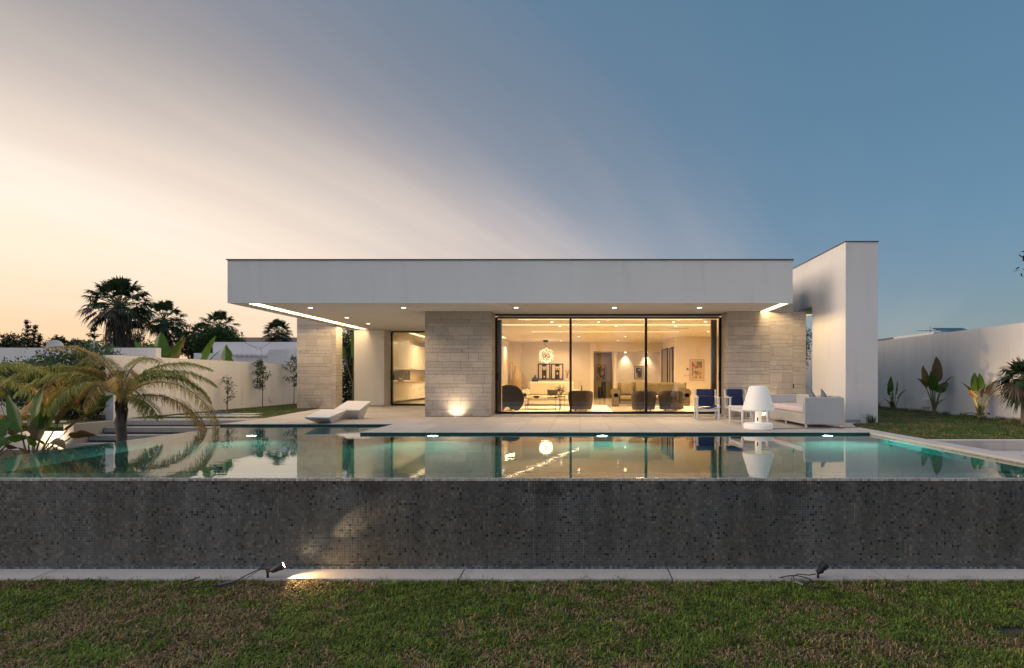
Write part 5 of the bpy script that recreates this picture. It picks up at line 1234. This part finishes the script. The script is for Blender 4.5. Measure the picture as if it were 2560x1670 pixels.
# ================================================================== LIVING ROOM
FZ = .032
M['cream'] = pmat('cream_upholstery', (.66, .56, .42), .9, .05, 4, .2, 50)
M['olive'] = pmat('olive_brown_upholstery', (.10, .078, .045), .9, .12, 4, .2, 50)
M['olive_light'] = pmat('olive_cushion', (.16, .125, .070), .9, .12, 4, .2, 50)
M['taupe'] = pmat('taupe_velvet', (.055, .042, .030), .8, .2, 5, .1, 50)
M['wood'] = pmat('dark_wood', (.05, .028, .015), .4, .2)
o = MB().box(-2.3, 1.0, 17.6, 22.0, FZ+.001, FZ+.012).build('rug', M['rug']); tag(o, 'pale rug under the cream sofa and glass table', 'rug')
o = MB().box(1.95, 5.2, 17.3, 21.6, FZ+.001, FZ+.012).build('rug', M['rug']); tag(o, 'pale rug under the olive brown sofa and barrel chairs', 'rug')
def sofa(name, label, x0, x1, y0, y1, seat, top, mat, pads, armw=.24, padmat=None):
    t = thing(name, label, 'sofa', ((x0+x1)/2, (y0+y1)/2, FZ+.012))
    z = FZ+.013
    MB().rbox(x0+armw, x1-armw, y0+.03, y1-.1, z+.05, seat-.15, .03).build('base', mat, t, smooth=True)
    for xa in (x0, x1-armw):
        MB().rbox(xa+.02, xa+armw-.02, y0, y1, z, seat+.12, .04).lathe([(armw/2+.02, 0), (armw/2+.02, y1-y0)], (xa+armw/2, y1, seat+.10), 20, Matrix.Rotation(R(90), 4, 'X')).lathe([(0, 0), (armw/2+.02, 0)], (xa+armw/2, y0, seat+.10), 20, Matrix.Rotation(R(90), 4, 'X')).build('arm', mat, t, smooth=True)
    n = pads; w = (x1-x0-2*armw)/n
    MB().rbox(x0+armw-.03, x1-armw+.03, y1-.2, y1, z+.05, top-.12, .05).build('back_frame', mat, t, smooth=True)
    for i in range(n):
        xa = x0+armw+i*w
        MB().rbox(xa+.005, xa+w-.005, y0-.02, y1-.25, seat-.145, seat, .05, 4).build('seat_cushion', padmat or mat, t, smooth=True)
        MB().rbox(xa-.03, xa+w+.03, y1-.36, y1-.16, seat+.005, top, .09, 5, Matrix.Identity(4)).build('back_cushion', padmat or mat, t, smooth=True)
    return t
sofa('cream_sofa', 'cream two seat sofa with rolled arms below the twin mask pictures', -2.14, -.02, 21.3, 22.2, .42, .93, M['cream'], 2)
sofa('olive_sofa', 'olive brown sofa with rolled arm behind the two barrel chairs', 1.18, 4.05, 21.2, 22.2, .42, .90, M['olive'], 3, .28, M['olive_light'])
for px, py, w, lab in ((1567, 972, .52, 'olive scatter cushion at the left end of the olive sofa'), (1604, 970, .48, 'olive scatter cushion second from the left on the olive sofa'), (1702, 970, .5, 'olive scatter cushion near the right end of the olive sofa')):
    c = P(px, py, 21.5); pillow('scatter_cushion', lab, (c.x, 21.55, .66), (w, w, .16), M['olive_light'], RZ(4) @ RX(74), 'cushion')
c = P(1381, 983, 21.4); pillow('scatter_cushion', 'black and white cushion in the middle of the cream sofa', (-1.02, 21.5, .52), (.42, .26, .12), pmat('black_pattern_cloth', (.03, .028, .025), .9, .6, 30), RX(70), 'cushion')
def barrel(label, x, y, rz):
    t = thing('barrel_chair', label, 'armchair', (0, 0, 0), 'taupe barrel chairs with their backs to the glass')
    # curved back shell (back towards -Y)
    b = bmesh.new(); n = 28; prof = [(.34, .05, .30), (.37, .25, .33), (.39, .5, .35), (.385, .62, .35), (.37, .645, .34)]
    inner = [(.32, .635, .3), (.30, .5, .3), (.28, .36, .3)]
    rings = []
    for (ro, z, _) in prof+inner:
        rg = []
        for i in range(n+1):
            a = R(180+ -20+ 220*i/n); k = abs(i/n-.5)*2
            zz = z-(.12*k**3 if z > .4 else 0)
            rg.append(b.verts.new((ro*math.cos(a), ro*math.sin(a)*1.02, zz)))
        rings.append(rg)
    for A, B in zip(rings, rings[1:]):
        for i in range(n): b.faces.new((A[i], A[i+1], B[i+1], B[i]))
    MB().merge(b).build('shell', M['taupe'], t, smooth='all')
    MB().lathe([(0, .05), (.29, .05), (.30, .1), (.30, .36), (.27, .40), (0, .41)], (0, .02, 0), 28).build('seat', M['taupe'], t, smooth=True)
    for a in (45, 135, 225, 315): MB().tube([(.24*math.cos(R(a)), .24*math.sin(R(a)), 0), (.24*math.cos(R(a)), .24*math.sin(R(a)), .06)], .02, 8).build('foot', M['wood'], t)
    t.location = (x, y, FZ+.002); t.rotation_euler = (0, 0, rz); return t
barrel('round backed taupe armchair standing alone just right of the first window bar', .02, 18.1, 0)
barrel('taupe armchair with curved back split by the second window bar', 1.97, 18.0, R(14))
barrel('taupe armchair with curved back left of the outdoor navy chair', 2.83, 18.1, R(-8))
# black curved armchair
t = thing('curved_armchair', 'black shell armchair with curved side panels at the left end of the window', 'armchair', (0, 0, 0))
prof = [(-.05+.42*math.cos(R(a)), .38+.42*math.sin(R(a))) for a in range(95, -72, -9)]
prof += [(.02, .10), (-.08, .16), (-.20, .12), (-.30, 0.0), (-.38, .10), (-.42, .40), (-.38, .72)]
M['chair_edge'] = pmat('dark_blue_edge', (.03, .035, .045), .35, .1)
for xa in (-.36, .33):
    MB().prism(prof, 'X', xa, xa+.03).build('side_panel', M['black'], t)
    MB().tube([(xa+.015, y, z) for y, z in prof[:19]], .017, 6).build('panel_edge', M['chair_edge'], t)
MB().hexa([(-.33, -.38, .14), (.33, -.38, .14), (.33, -.33, .14), (-.33, -.33, .14)], [(-.33, -.36, .72), (.33, -.36, .72), (.33, -.31, .72), (-.33, -.31, .72)]).build('back', M['black'], t)
MB().rbox(-.32, .32, -.30, .24, .20, .40, .06).build('seat_cushion', pmat('grey_leather', (.13, .11, .08), .6, .1), t, smooth=True)
t.location = (-2.22, 18.35, FZ); t.rotation_euler = (0, 0, R(-72))
# tables
t = thing('glass_table', 'low rectangular glass coffee table with dark lower shelf in front of the cream sofa', 'table', (-1.1, 19.0, FZ+.012))
MB().box(-1.95, -.45, 18.6, 19.5, FZ+.37, FZ+.385).build('tabletop', M['clear_glass'], t)
MB().box(-1.8, -.6, 18.7, 19.4, FZ+.14, FZ+.155).build('shelf', M['black'], t)
for lx in (-1.75, -.65):
    for ly in (18.72, 19.38): MB().tube([(lx, ly, FZ+.013), (lx, ly, FZ+.37)], .012, 8).build('leg', M['steel'], t)
o = MB().lathe([(0, 0), (.06, 0), (.14, .06), (.15, .065), (.13, .06), (0, .012)], (-1.42, 18.9, FZ+.386), 24).build('bowl', M['steel'], smooth=True); tag(o, 'small metal bowl on the glass coffee table', 'bowl')
t = thing('side_table', 'small round black side table with thin legs in front of the glass coffee table', 'table', (-.36, 17.9, FZ+.012))
MB().lathe([(0, 0), (.18, 0), (.18, .02), (0, .02)], (-.62, 17.9, FZ+.44), 28).build('tabletop', M['black'], t)
for a in (30, 150, 270): MB().tube([(-.62+.16*math.cos(R(a)), 17.9+.16*math.sin(R(a)), FZ+.013), (-.62+.16*math.cos(R(a)), 17.9+.16*math.sin(R(a)), FZ+.50)], .007, 6).build('leg', M['black'], t)
t = thing('table_plant', 'small potted plant with curling dark leaves on the round side table', 'plant', (-.62, 17.9, FZ+.46))
MB().lathe([(0, 0), (.05, 0), (.07, .08), (.06, .08), (0, .07)], (-.62, 17.9, FZ+.461), 18).build('pot', M['clear_glass'], t)
q = np.random.default_rng(5).normal(0, .085, (160, 3))*np.array([1, 1, .75])+np.array([-.60, 17.9, FZ+.66])
V, Fc = leafquads(q, .06, .4, .2, 9); arr_obj('leaves', V, Fc, M['leaf_dark'], t)
b = MB(); r_ = random.Random(3)
for i in range(12): b.tube([(-.62, 17.9, FZ+.5), (-.6+r_.uniform(-.1, .1), 17.9, FZ+.62), (-.6+r_.uniform(-.2, .2), 17.9+r_.uniform(-.1, .1), FZ+r_.uniform(.6, .82))], .004, 4)
b.build('stems', M['wood'], t)
t = thing('low_table', 'low dark coffee table between the barrel chairs and the olive sofa', 'table', (2.7, 19.6, FZ))
MB().rbox(2.1, 3.5, 19.2, 20.1, FZ+.30, FZ+.36, .01).build('tabletop', M['wood'], t)
for lx in (2.2, 3.4):
    for ly in (19.3, 20.0): MB().box(lx-.04, lx+.04, ly-.04, ly+.04, FZ+.013, FZ+.30).build('leg', M['wood'], t)
o = MB().lathe([(0, 0), (.10, .01), (.20, .07), (.18, .075), (0, .03)], (2.42, 19.4, FZ+.361), 20).build('bowl', M['cream'], smooth=True); tag(o, 'pale bowl on the low table glimpsed between the barrel chairs', 'bowl')
# console behind the sofa with vases
t = thing('console_table', 'long console behind the cream sofa', 'table', (-1.1, 28.3, FZ))
MB().rbox(-2.42, -.42, 28.1, 28.7, FZ+.78, FZ+.83, .01).build('tabletop', M['wood'], t)
for lx in (-2.3, -.55): MB().box(lx-.04, lx+.04, 28.2, 28.6, FZ, FZ+.78).build('leg', M['wood'], t)
for px, lab, sgn in ((1300, 'dark wooden armchair behind the left arm of the cream sofa', -1), (1443, 'dark wooden armchair behind the right arm of the cream sofa', 1)):
    c = P(px+ (6 if sgn < 0 else -6), 0, 24); t = thing('wooden_chair', lab, 'chair', (c.x, 24, FZ))
    for sx in (-.28, .28):
        for sy in (-.25, .25): MB().box(c.x+sx-.02, c.x+sx+.02, 24+sy-.02, 24+sy+.02, FZ, FZ+(.62 if sy < 0 else .72)).build('leg', M['wood'], t)
        MB().tube([(c.x+sx*1.05, 23.7, FZ+.60), (c.x+sx, 24.0, FZ+.66), (c.x+sx, 24.27, FZ+.72)], .025, 6).build('armrest', M['wood'], t)
    MB().box(c.x-.27, c.x+.27, 23.76, 24.24, FZ+.38, FZ+.44).build('seat', M['cream'], t)
o = MB().lathe([(0, 0), (.12, 0), (.17, .10), (.14, .2), (.05, .27), (.03, .34), (.035, .36), (0, .36)], (-2.20, 28.35, FZ+.831), 24).build('vase', M['black'], smooth=True); tag(o, 'round black bottle vase left of the twin mask pictures', 'vase')
M['urn'] = pmat('sand_glazed_clay', (.46, .34, .20), .4, .1)
o = MB().lathe([(0, 0), (.18, 0), (.20, .1), (.30, .9), (.30, 1.1), (.16, 1.45), (.14, 1.6), (.15, 1.62), (.12, 1.62), (0, 1.5)], (-3.08, 28.35, FZ), 28).build('floor_urn', M['urn'], smooth=True); tag(o, 'tall sand coloured floor urn in the left rear corner of the room', 'vase')
t = thing('twig_vase', 'slim vase of dry reddish twigs right of the twin mask pictures', 'vase', (-.64, 28.35, FZ+.83))
MB().lathe([(0, 0), (.05, 0), (.06, .1), (.03, .2), (0, .2)], (-.64, 28.35, FZ+.831), 14).build('vase_body', M['cream'], t, smooth=True)
b = MB()
for i in range(12): b.tube([(-.64, 28.35, FZ+.95), (-.64+r_.uniform(-.05, .05), 28.35, FZ+1.2), (-.64+r_.uniform(-.16, .16), 28.35, FZ+r_.uniform(1.2, 1.5))], .007, 4)
b.build('twigs', pmat('dry_twig', (.30, .11, .04), .8, .2), t)
for x_, h_, lab in ((1.05, .58, 'shorter black cylinder vase on the hall floor'), (1.24, .86, 'taller black cylinder vase on the hall floor')):
    o = MB().lathe([(0, 0), (.10, 0), (.11, h_*.9), (.08, h_), (0, h_)], (x_, 30.3, FZ), 20).build('cylinder_vase', M['black'], smooth=True); tag(o, lab, 'vase')
MB().box(.7, 1.69, 29.21, 31.79, .028, .033).build('hall_floor', M['floor_marble'], villa)
MB().box(1.86, 4.11, 29.21, 30.19, .028, .033).build('niche_floor', M['floor_marble'], villa)
# chandelier
cx, cy = P(1365, 890, 27.3).x, 27.3
t = thing('chandelier', 'round chandelier of many small glowing bulbs hanging over the cream sofa', 'chandelier', (cx, cy, SOF-.03))
MB().lathe([(0, 0), (.09, 0), (.13, .08), (.13, .10), (0, .10)], (cx-.02, cy, SOF-.13), 20).build('ceiling_cup', M['black'], t, smooth=True)
MB().tube([(cx-.02, cy, SOF-.12), (cx-.09, cy, SOF-.22), (cx+.02, cy, SOF-.33), (cx+.05, cy, SOF-.50)], .008, 6).build('wire', M['black'], t)
zc = 2.11; V, Fc = [], []; rb_ = np.random.default_rng(4); bl = MB(); spk = MB()
for i in range(96):
    f = (i+.5)/96; ph = math.acos(1-2*f); th = i*2.39996; rr = .35*rb_.uniform(.72, 1.08)
    p = Vector((cx+rr*math.sin(ph)*math.cos(th), cy+rr*math.sin(ph)*math.sin(th), zc+rr*math.cos(ph)))
    bb = bmesh.new(); bmesh.ops.create_icosphere(bb, subdivisions=1, radius=.026); bl.merge(bb, Matrix.Translation(p)); spk.tube([(cx, cy, zc), p], .004, 3, cap=False)
bl.build('bulbs', emat('bulb_glow', (1, .56, .30), 2.3), t); spk.build('spokes', pmat('copper_spoke', (.20, .08, .04), .4, metal=.6), t)
o = lamp('chandelier_light', 'POINT', (cx, cy, zc), t, 30, (1, .70, .42), .3)
# pictures
def picture(label, x, y, z, w, h, frame, mat_, art, fw=.03, facing='Y', mount=.05):
    t = thing('picture', label, 'picture', (x, y, z-h/2))
    b = MB()
    b.box(x-w/2, x-w/2+fw, y-.03, y, z-h/2, z+h/2); b.box(x+w/2-fw, x+w/2, y-.03, y, z-h/2, z+h/2); b.box(x-w/2+fw, x+w/2-fw, y-.03, y, z+h/2-fw, z+h/2); b.box(x-w/2+fw, x+w/2-fw, y-.03, y, z-h/2, z-h/2+fw)
    b.build('frame', frame, t)
    MB().box(x-w/2+fw, x+w/2-fw, y-.012, y-.002, z-h/2+fw, z+h/2-fw).build('mount', mat_, t)
    if art: MB().box(x-w/2+fw+mount, x+w/2-fw-mount, y-.018, y-.0125, z-h/2+fw+mount, z+h/2-fw-mount).build('canvas', art, t)
    return t
def abstract(name, cols, sc):
    m, t, b = newmat(name); co = N(t, 'ShaderNodeTexCoord')
    mp = N(t, 'ShaderNodeMapping'); L(t, co.outputs['Object'], mp.inputs[0]); mp.inputs['Location'].default_value = (3.3, 1.7, .4)
    nz = N(t, 'ShaderNodeTexNoise'); nz.inputs['Scale'].default_value = sc*.7; nz.inputs['Distortion'].default_value = 1.5; L(t, mp.outputs[0], nz.inputs['Vector'])
    v = N(t, 'ShaderNodeTexVoronoi'); v.inputs['Scale'].default_value = sc
    L(t, vmath(t, 'ADD', mp.outputs[0], vmath(t, 'MULTIPLY', nz.outputs['Color'], (.25, .25, .25)).outputs[0]).outputs[0], v.inputs['Vector'])
    sp_ = N(t, 'ShaderNodeSeparateColor'); L(t, v.outputs['Color'], sp_.inputs[0])
    n = len(cols); L(t, ramp(t, sp_.outputs[0], [(i/n, (*c, 1)) for i, c in enumerate(cols)], 'CONSTANT'), b.inputs['Base Color']); b.inputs['Roughness'].default_value = .6
    return m
M['gold_frame'] = pmat('pale_wood_frame', (.46, .34, .18), .5, .1)
M['mount'] = pmat('cream_mount', (.62, .52, .36), .9, .02)
picture('abstract picture in cream, red, black and grey on the right wall of the room', 5.07, 25.148, 1.42, .64, .93, M['gold_frame'], M['mount'], abstract('abstract_bright', [(.50, .44, .32), (.10, .10, .09), (.50, .44, .32), (.42, .06, .03), (.16, .17, .15), (.50, .22, .08), (.02, .02, .02)], 7), mount=.07)
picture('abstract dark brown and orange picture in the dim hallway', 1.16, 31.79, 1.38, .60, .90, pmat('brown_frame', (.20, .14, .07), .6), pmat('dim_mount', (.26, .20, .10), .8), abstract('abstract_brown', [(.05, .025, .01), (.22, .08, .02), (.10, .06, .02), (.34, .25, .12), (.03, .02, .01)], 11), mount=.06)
picture('small dark framed picture between the two cones of light in the niche', 3.06, 30.19, 1.36, .48, .68, M['wood'], M['mount'], abstract('abstract_dark', [(.04, .03, .025), (.10, .06, .03), (.05, .05, .06), (.40, .36, .28), (.03, .03, .02)], 6), mount=.05)
for cxx, lab, wins in ((-1.79, 'left of two black framed pictures each showing a black shape with prongs', (.12, -.26)), (-1.14, 'right of two black framed pictures each showing a black shape with prongs', (-.10,))):
    t = picture(lab, cxx, 28.966, 1.40, .62, .80, M['black'], M['mount'], None, .055)
    b = MB(); x = cxx; y0, y1 = 28.945, 28.953; zb = 1.40
    b.box(x-.11, x+.12, y0, y1, zb-.345, zb+.08)
    for k in (-.09, 0, .09): b.box(x+k-.018+.005, x+k+.018+.005, y0, y1, zb+.0801, zb+.20)
    b.box(x-.11, x+.12, y0, y1, zb+.255, zb+.345)
    b.build('figure', M['black'], t)
    b = MB()
    for wz in wins: b.box(x-.03, x+.045, y0-.004, y0-.001, zb+wz-.04, zb+wz+.05)
    b.build('cut_out', M['mount'], t)
t = picture('narrow brown framed picture on the left side wall of the room', -3.3, 28.0, 1.4, .1, .9, pmat('red_brown_frame', (.16, .05, .02), .5), M['mount'], None, .02)
o = MB().rbox(4.62, 4.70, 25.12, 25.148, 1.42, 1.50, .006).build('thermostat', M['black']); tag(o, 'tiny black thermostat on the wall left of the bright abstract picture', 'thermostat')
o = MB().rbox(4.50, 4.80, 25.13, 25.148, 1.16, 1.22, .006).build('light_switch', M['mount']); tag(o, 'row of pale wall switches below the thermostat', 'switch')
# left table lamp (bright point low at the left window edge)
t = thing('table_lamp', 'small lit table lamp low beside the black armchair at the left window edge', 'lamp', (-2.95, 20.4, FZ))
MB().lathe([(0, 0), (.16, 0), (.16, .02), (.02, .03), (.02, .72), (0, .72)], (-2.95, 20.4, FZ), 20).build('stand', M['steel'], t, smooth=True)
bb = bmesh.new(); bmesh.ops.create_icosphere(bb, subdivisions=2, radius=.09); MB().merge(bb, Matrix.Translation((-2.95, 20.4, FZ+.80))).build('globe', emat('globe_glow', (1, .85, .62), 9), t, smooth='all')
# kitchen things
t = thing('kitchen_tap', 'slim curved kitchen tap on the worktop in front of the dark splashback', 'tap', (-7.85, 25.8, .921))
MB().tube([(-7.85, 25.8, .921), (-7.85, 25.8, 1.28), (-7.80, 25.8, 1.34), (-7.70, 25.8, 1.35), (-7.66, 25.8, 1.30)], .014, 8).build('spout', M['steel'], t)
MB().lathe([(0, 0), (.03, 0), (.025, .04), (0, .04)], (-7.85, 25.8, .9205), 12).build('tap_base', M['steel'], t)
for i, (yy, hh, rr, lab) in enumerate(((23.9, .22, .045, 'dark jar on the kitchen worktop nearest the glass door'), (24.9, .16, .05, 'small canister on the kitchen worktop left of the tap'), (25.2, .13, .06, 'white mug on the kitchen worktop just left of the tap'), (28.7, .18, .09, 'kettle at the far end of the kitchen worktop'))):
    o = MB().lathe([(0, 0), (rr, 0), (rr*1.05, hh*.8), (rr*.7, hh), (0, hh)], (-7.75, yy, .921), 18).build('kitchen_jar', (M['black'], M['steel'], M['white_paint'], M['steel'])[i], smooth=True); tag(o, lab, 'jar')

# ================================================================== GRASS
def vnoise(x, y, sc, seed, oct_=4):
    out = 0; amp = 1; tot = 0
    for o_ in range(oct_):
        r = np.random.default_rng(seed+o_); Gd = r.random((64, 64)); X = (x*sc) % 63; Y = (y*sc) % 63
        i, j = X.astype(int), Y.astype(int); fx, fy = X-i, Y-j; fx = fx*fx*(3-2*fx); fy = fy*fy*(3-2*fy); i1, j1 = (i+1) % 64, (j+1) % 64
        out = out+amp*((Gd[i, j]*(1-fx)+Gd[i1, j]*fx)*(1-fy)+(Gd[i, j1]*(1-fx)+Gd[i1, j1]*fx)*fy); tot += amp; amp *= .55; sc *= 2.1
    return out/tot
def grass_mat():
    m, t, b = newmat('grass_blades'); a = N(t, 'ShaderNodeAttribute'); a.attribute_name = 'tint'
    L(t, a.outputs['Color'], b.inputs['Base Color']); b.inputs['Roughness'].default_value = .6; b.inputs['Specular IOR Level'].default_value = .3
    tr = N(t, 'ShaderNodeBsdfTranslucent'); L(t, a.outputs['Color'], tr.inputs[0]); mx = N(t, 'ShaderNodeMixShader'); mx.inputs[0].default_value = .25
    L(t, b.outputs[0], mx.inputs[1]); L(t, tr.outputs[0], mx.inputs[2]); L(t, mx.outputs[0], t.nodes['Material Output'].inputs[0]); return m
M['grass'] = grass_mat()
def grass(name, x, y, z, ln, wd, seed, straw=.5, green=(.118, .172, .024), tan=(.37, .27, .13), flat=1.0, big=.8):
    r = np.random.default_rng(seed); n = len(x)
    yaw = r.uniform(0, 2*np.pi, n); lean = np.clip(r.normal(1.15, .40, n)*flat, .05, 1.6)
    l = ln*r.uniform(.5, 1.25, n); w = wd*r.uniform(.7, 1.2, n)
    base = np.stack([x, y, z], 1)
    hx, hy = np.cos(yaw), np.sin(yaw); s_ = np.stack([-hy, hx, 0*hx], 1)*(w/2)[:, None]
    d1 = np.stack([hx*np.sin(lean*.6), hy*np.sin(lean*.6), np.cos(lean*.6)], 1)*(l*.5)[:, None]
    l2 = np.minimum(lean*1.5, 1.75); d2 = np.stack([hx*np.sin(l2), hy*np.sin(l2), np.cos(l2)], 1)*(l*.5)[:, None]
    V = np.stack([base-s_, base+s_, base+d1-s_*.8, base+d1+s_*.8, base+d1+d2], 1).reshape(-1, 3)
    i0 = np.arange(n)*5; Fc = np.concatenate([np.stack([i0, i0+1, i0+3], 1), np.stack([i0, i0+3, i0+2], 1), np.stack([i0+2, i0+3, i0+4], 1)])
    p = vnoise(x+50, y+50, big*1.7, 5)*.5+vnoise(x+50, y+50, big*8, 9)*.5
    prob = np.clip((p-.5)*5.0+straw, .05, .92)
    dry = r.random(n) < prob
    c = np.where(dry[:, None], np.array(tan)*(r.uniform(.2, 1.3, n)**1.3)[:, None], np.array(green)*(r.uniform(.45, 1.7, n)*(.35+1.3*vnoise(x+50, y+50, 9.0, 31, 3)))[:, None])
    c = c*np.stack([r.uniform(.85, 1.2, n), np.ones(n), r.uniform(.7, 1.3, n)], 1)
    c4 = np.concatenate([np.clip(c, 0, 1), np.ones((n, 1))], 1); c4 = np.repeat(c4, 5, axis=0)
    o = arr_obj(name, V, Fc, M['grass'], None, c4); return o
r = np.random.default_rng(1)
n = 210000
gx = r.uniform(-6.6, 5.4, n); gy = 3.95+(6.06-3.95)*r.random(n)**1.0
edge = 5.975+.05*(vnoise(gx+50, gx*0+3, 3.0, 3)-.3)*2
keep = (gy < edge-.015*r.random(n)) & (r.random(n) < .25+1.5*vnoise(gx+50, gy+50, 6.0, 41)); gx, gy = gx[keep], gy[keep]
# bare trodden spots
bare = (((gx-3.72)/.42)**2+((gy-4.78)/.14)**2 < r.uniform(.3, 1.2, len(gx)))
gx, gy = gx[~bare], gy[~bare]
gz = -1.078+.022*vnoise(gx+50, gy+50, 2.5, 77)+.022*vnoise(gx+50, gy+50, 11, 78, 2)
o = grass('front_lawn', gx, gy, gz, (.040+.030*vnoise(gx+50, gy+50, 9.0, 21)), .0095, 2, .28)
tag(o, 'patchy green and straw coloured lawn in the foreground', 'grass', kind='stuff')
# sparser lawn continuing outside the frame so that a step aside still finds grass
m_ = 60000; ex = np.concatenate([r.uniform(-10, -6.6, m_//2), r.uniform(5.4, 8.5, m_//2)]); ey = r.uniform(2.6, 5.97, m_)
o = grass('side_lawn', ex, ey, np.full(m_, -1.07), .055, .009, 3, .5); tag(o, 'lawn continuing to both sides of the foreground', 'grass', kind='stuff')
# right lawn
n = 110000
x = r.uniform(5.97, 10.69, n); y = 9.96+(26-9.96)*r.random(n)**1.5
bd = np.interp(y, [9.96, 12.5, 13.4, 13.6, 26], [5.97, 5.98, 6.34, 7.08, 7.08])
k = (x > bd+.02*r.random(n)) & ~((x < 7.06) & (y > 13.6))
x, y = x[k], y[k]; o = grass('right_lawn_grass', x, y, np.full(len(x), .002), .040, .010, 5, .26, (.075, .14, .02)); tag(o, 'green lawn between the pool coping and the right boundary wall', 'grass', kind='stuff')
n = 50000; x = r.uniform(-11.82, -8.35, n); y = 15.3+(28-15.3)*r.random(n)**1.4
bd = np.interp(y, [15.3, 17.9, 20.1, 28], [-8.33, -8.78, -9.85, -9.9]); k = x < bd-.03*r.random(n)
k &= ~((x > -11.3) & (x < -8.9) & (y > 15.74) & (y < 16.26)) & ~((x > -11.3) & (x < -9.4) & (y > 16.58) & (y < 17.22))
x, y = x[k], y[k]; o = grass('left_lawn_grass', x, y, np.full(len(x), .001), .036, .012, 6, .24, (.075, .14, .02)); tag(o, 'green lawn between the garden wall and the terrace on the left', 'grass', kind='stuff')
n = 14000; x = r.uniform(-17, -12.3, n); y = r.uniform(13.95, 16.4, n); o = grass('upper_lawn_grass', x, y, np.full(n, -.006), .05, .012, 8, .3); tag(o, 'strip of lawn behind the ledge at far left', 'grass', kind='stuff')
# a few stray clods of long grass along the kerb
k = 0
for px in (250, 560, 620, 950, 1155, 1460, 1545, 2190, 2265, 2420):
    c = P(px, 1440, 5.96)
    k += 1
tx = np.concatenate([P(px, 0, 5.96).x+r.normal(0, .05, 60) for px in (115, 250, 560, 620, 950, 1155, 1220, 1460, 1545, 1975, 2110, 2190, 2265, 2420)])
o = grass('kerb_grass', tx, np.full(len(tx), 5.965)+r.normal(0, .012, len(tx)), np.full(len(tx), -1.06), .085, .005, 12, .35, flat=.7)
tag(o, 'longer wisps of grass leaning over the pale kerb strip', 'grass', kind='stuff')
tx = r.uniform(13.2, 24, 2600); bl_ = (vnoise(tx, tx*0+3, 2.2, 17) > .42); tx = tx[bl_]
o = grass('wall_foot_grass', 10.62-.10*r.random(len(tx))**2, tx, np.full(len(tx), .0), .13, .010, 14, .3, (.07, .12, .02), flat=.6); tag(o, 'uncut longer grass along the foot of the right boundary wall', 'grass', kind='stuff')
# reflected garden behind the photographer: tall trees seen faintly in the upper window panes
BG = 'trees behind the photographer, reflected in the glass'
for i, (x_, y_, h_) in enumerate(((1.5, -13, 5.2), (5.2, -12, 4.6), (9.5, -13, 5.0))):
    fan_palm('fan_palm', ['fan palm behind the photographer, seen only as the left reflection in the glass', 'fan palm behind the photographer, seen only as the middle reflection in the glass', 'fan palm behind the photographer, seen only as the right reflection in the glass'][i], (x_, y_, -1.07), h_, 1.8, 26, 110+i, None, .2, BG)
bush('tall hedge behind the photographer reflected faintly in the window', (3, -14, -1.07), [(-8+2.2*i, -14.5, .6, 1.5, .6, 2.0+.5*math.sin(i*1.9)) for i in range(12)], 9000, .22, M['leaf_dark'], 120, name='hedge')
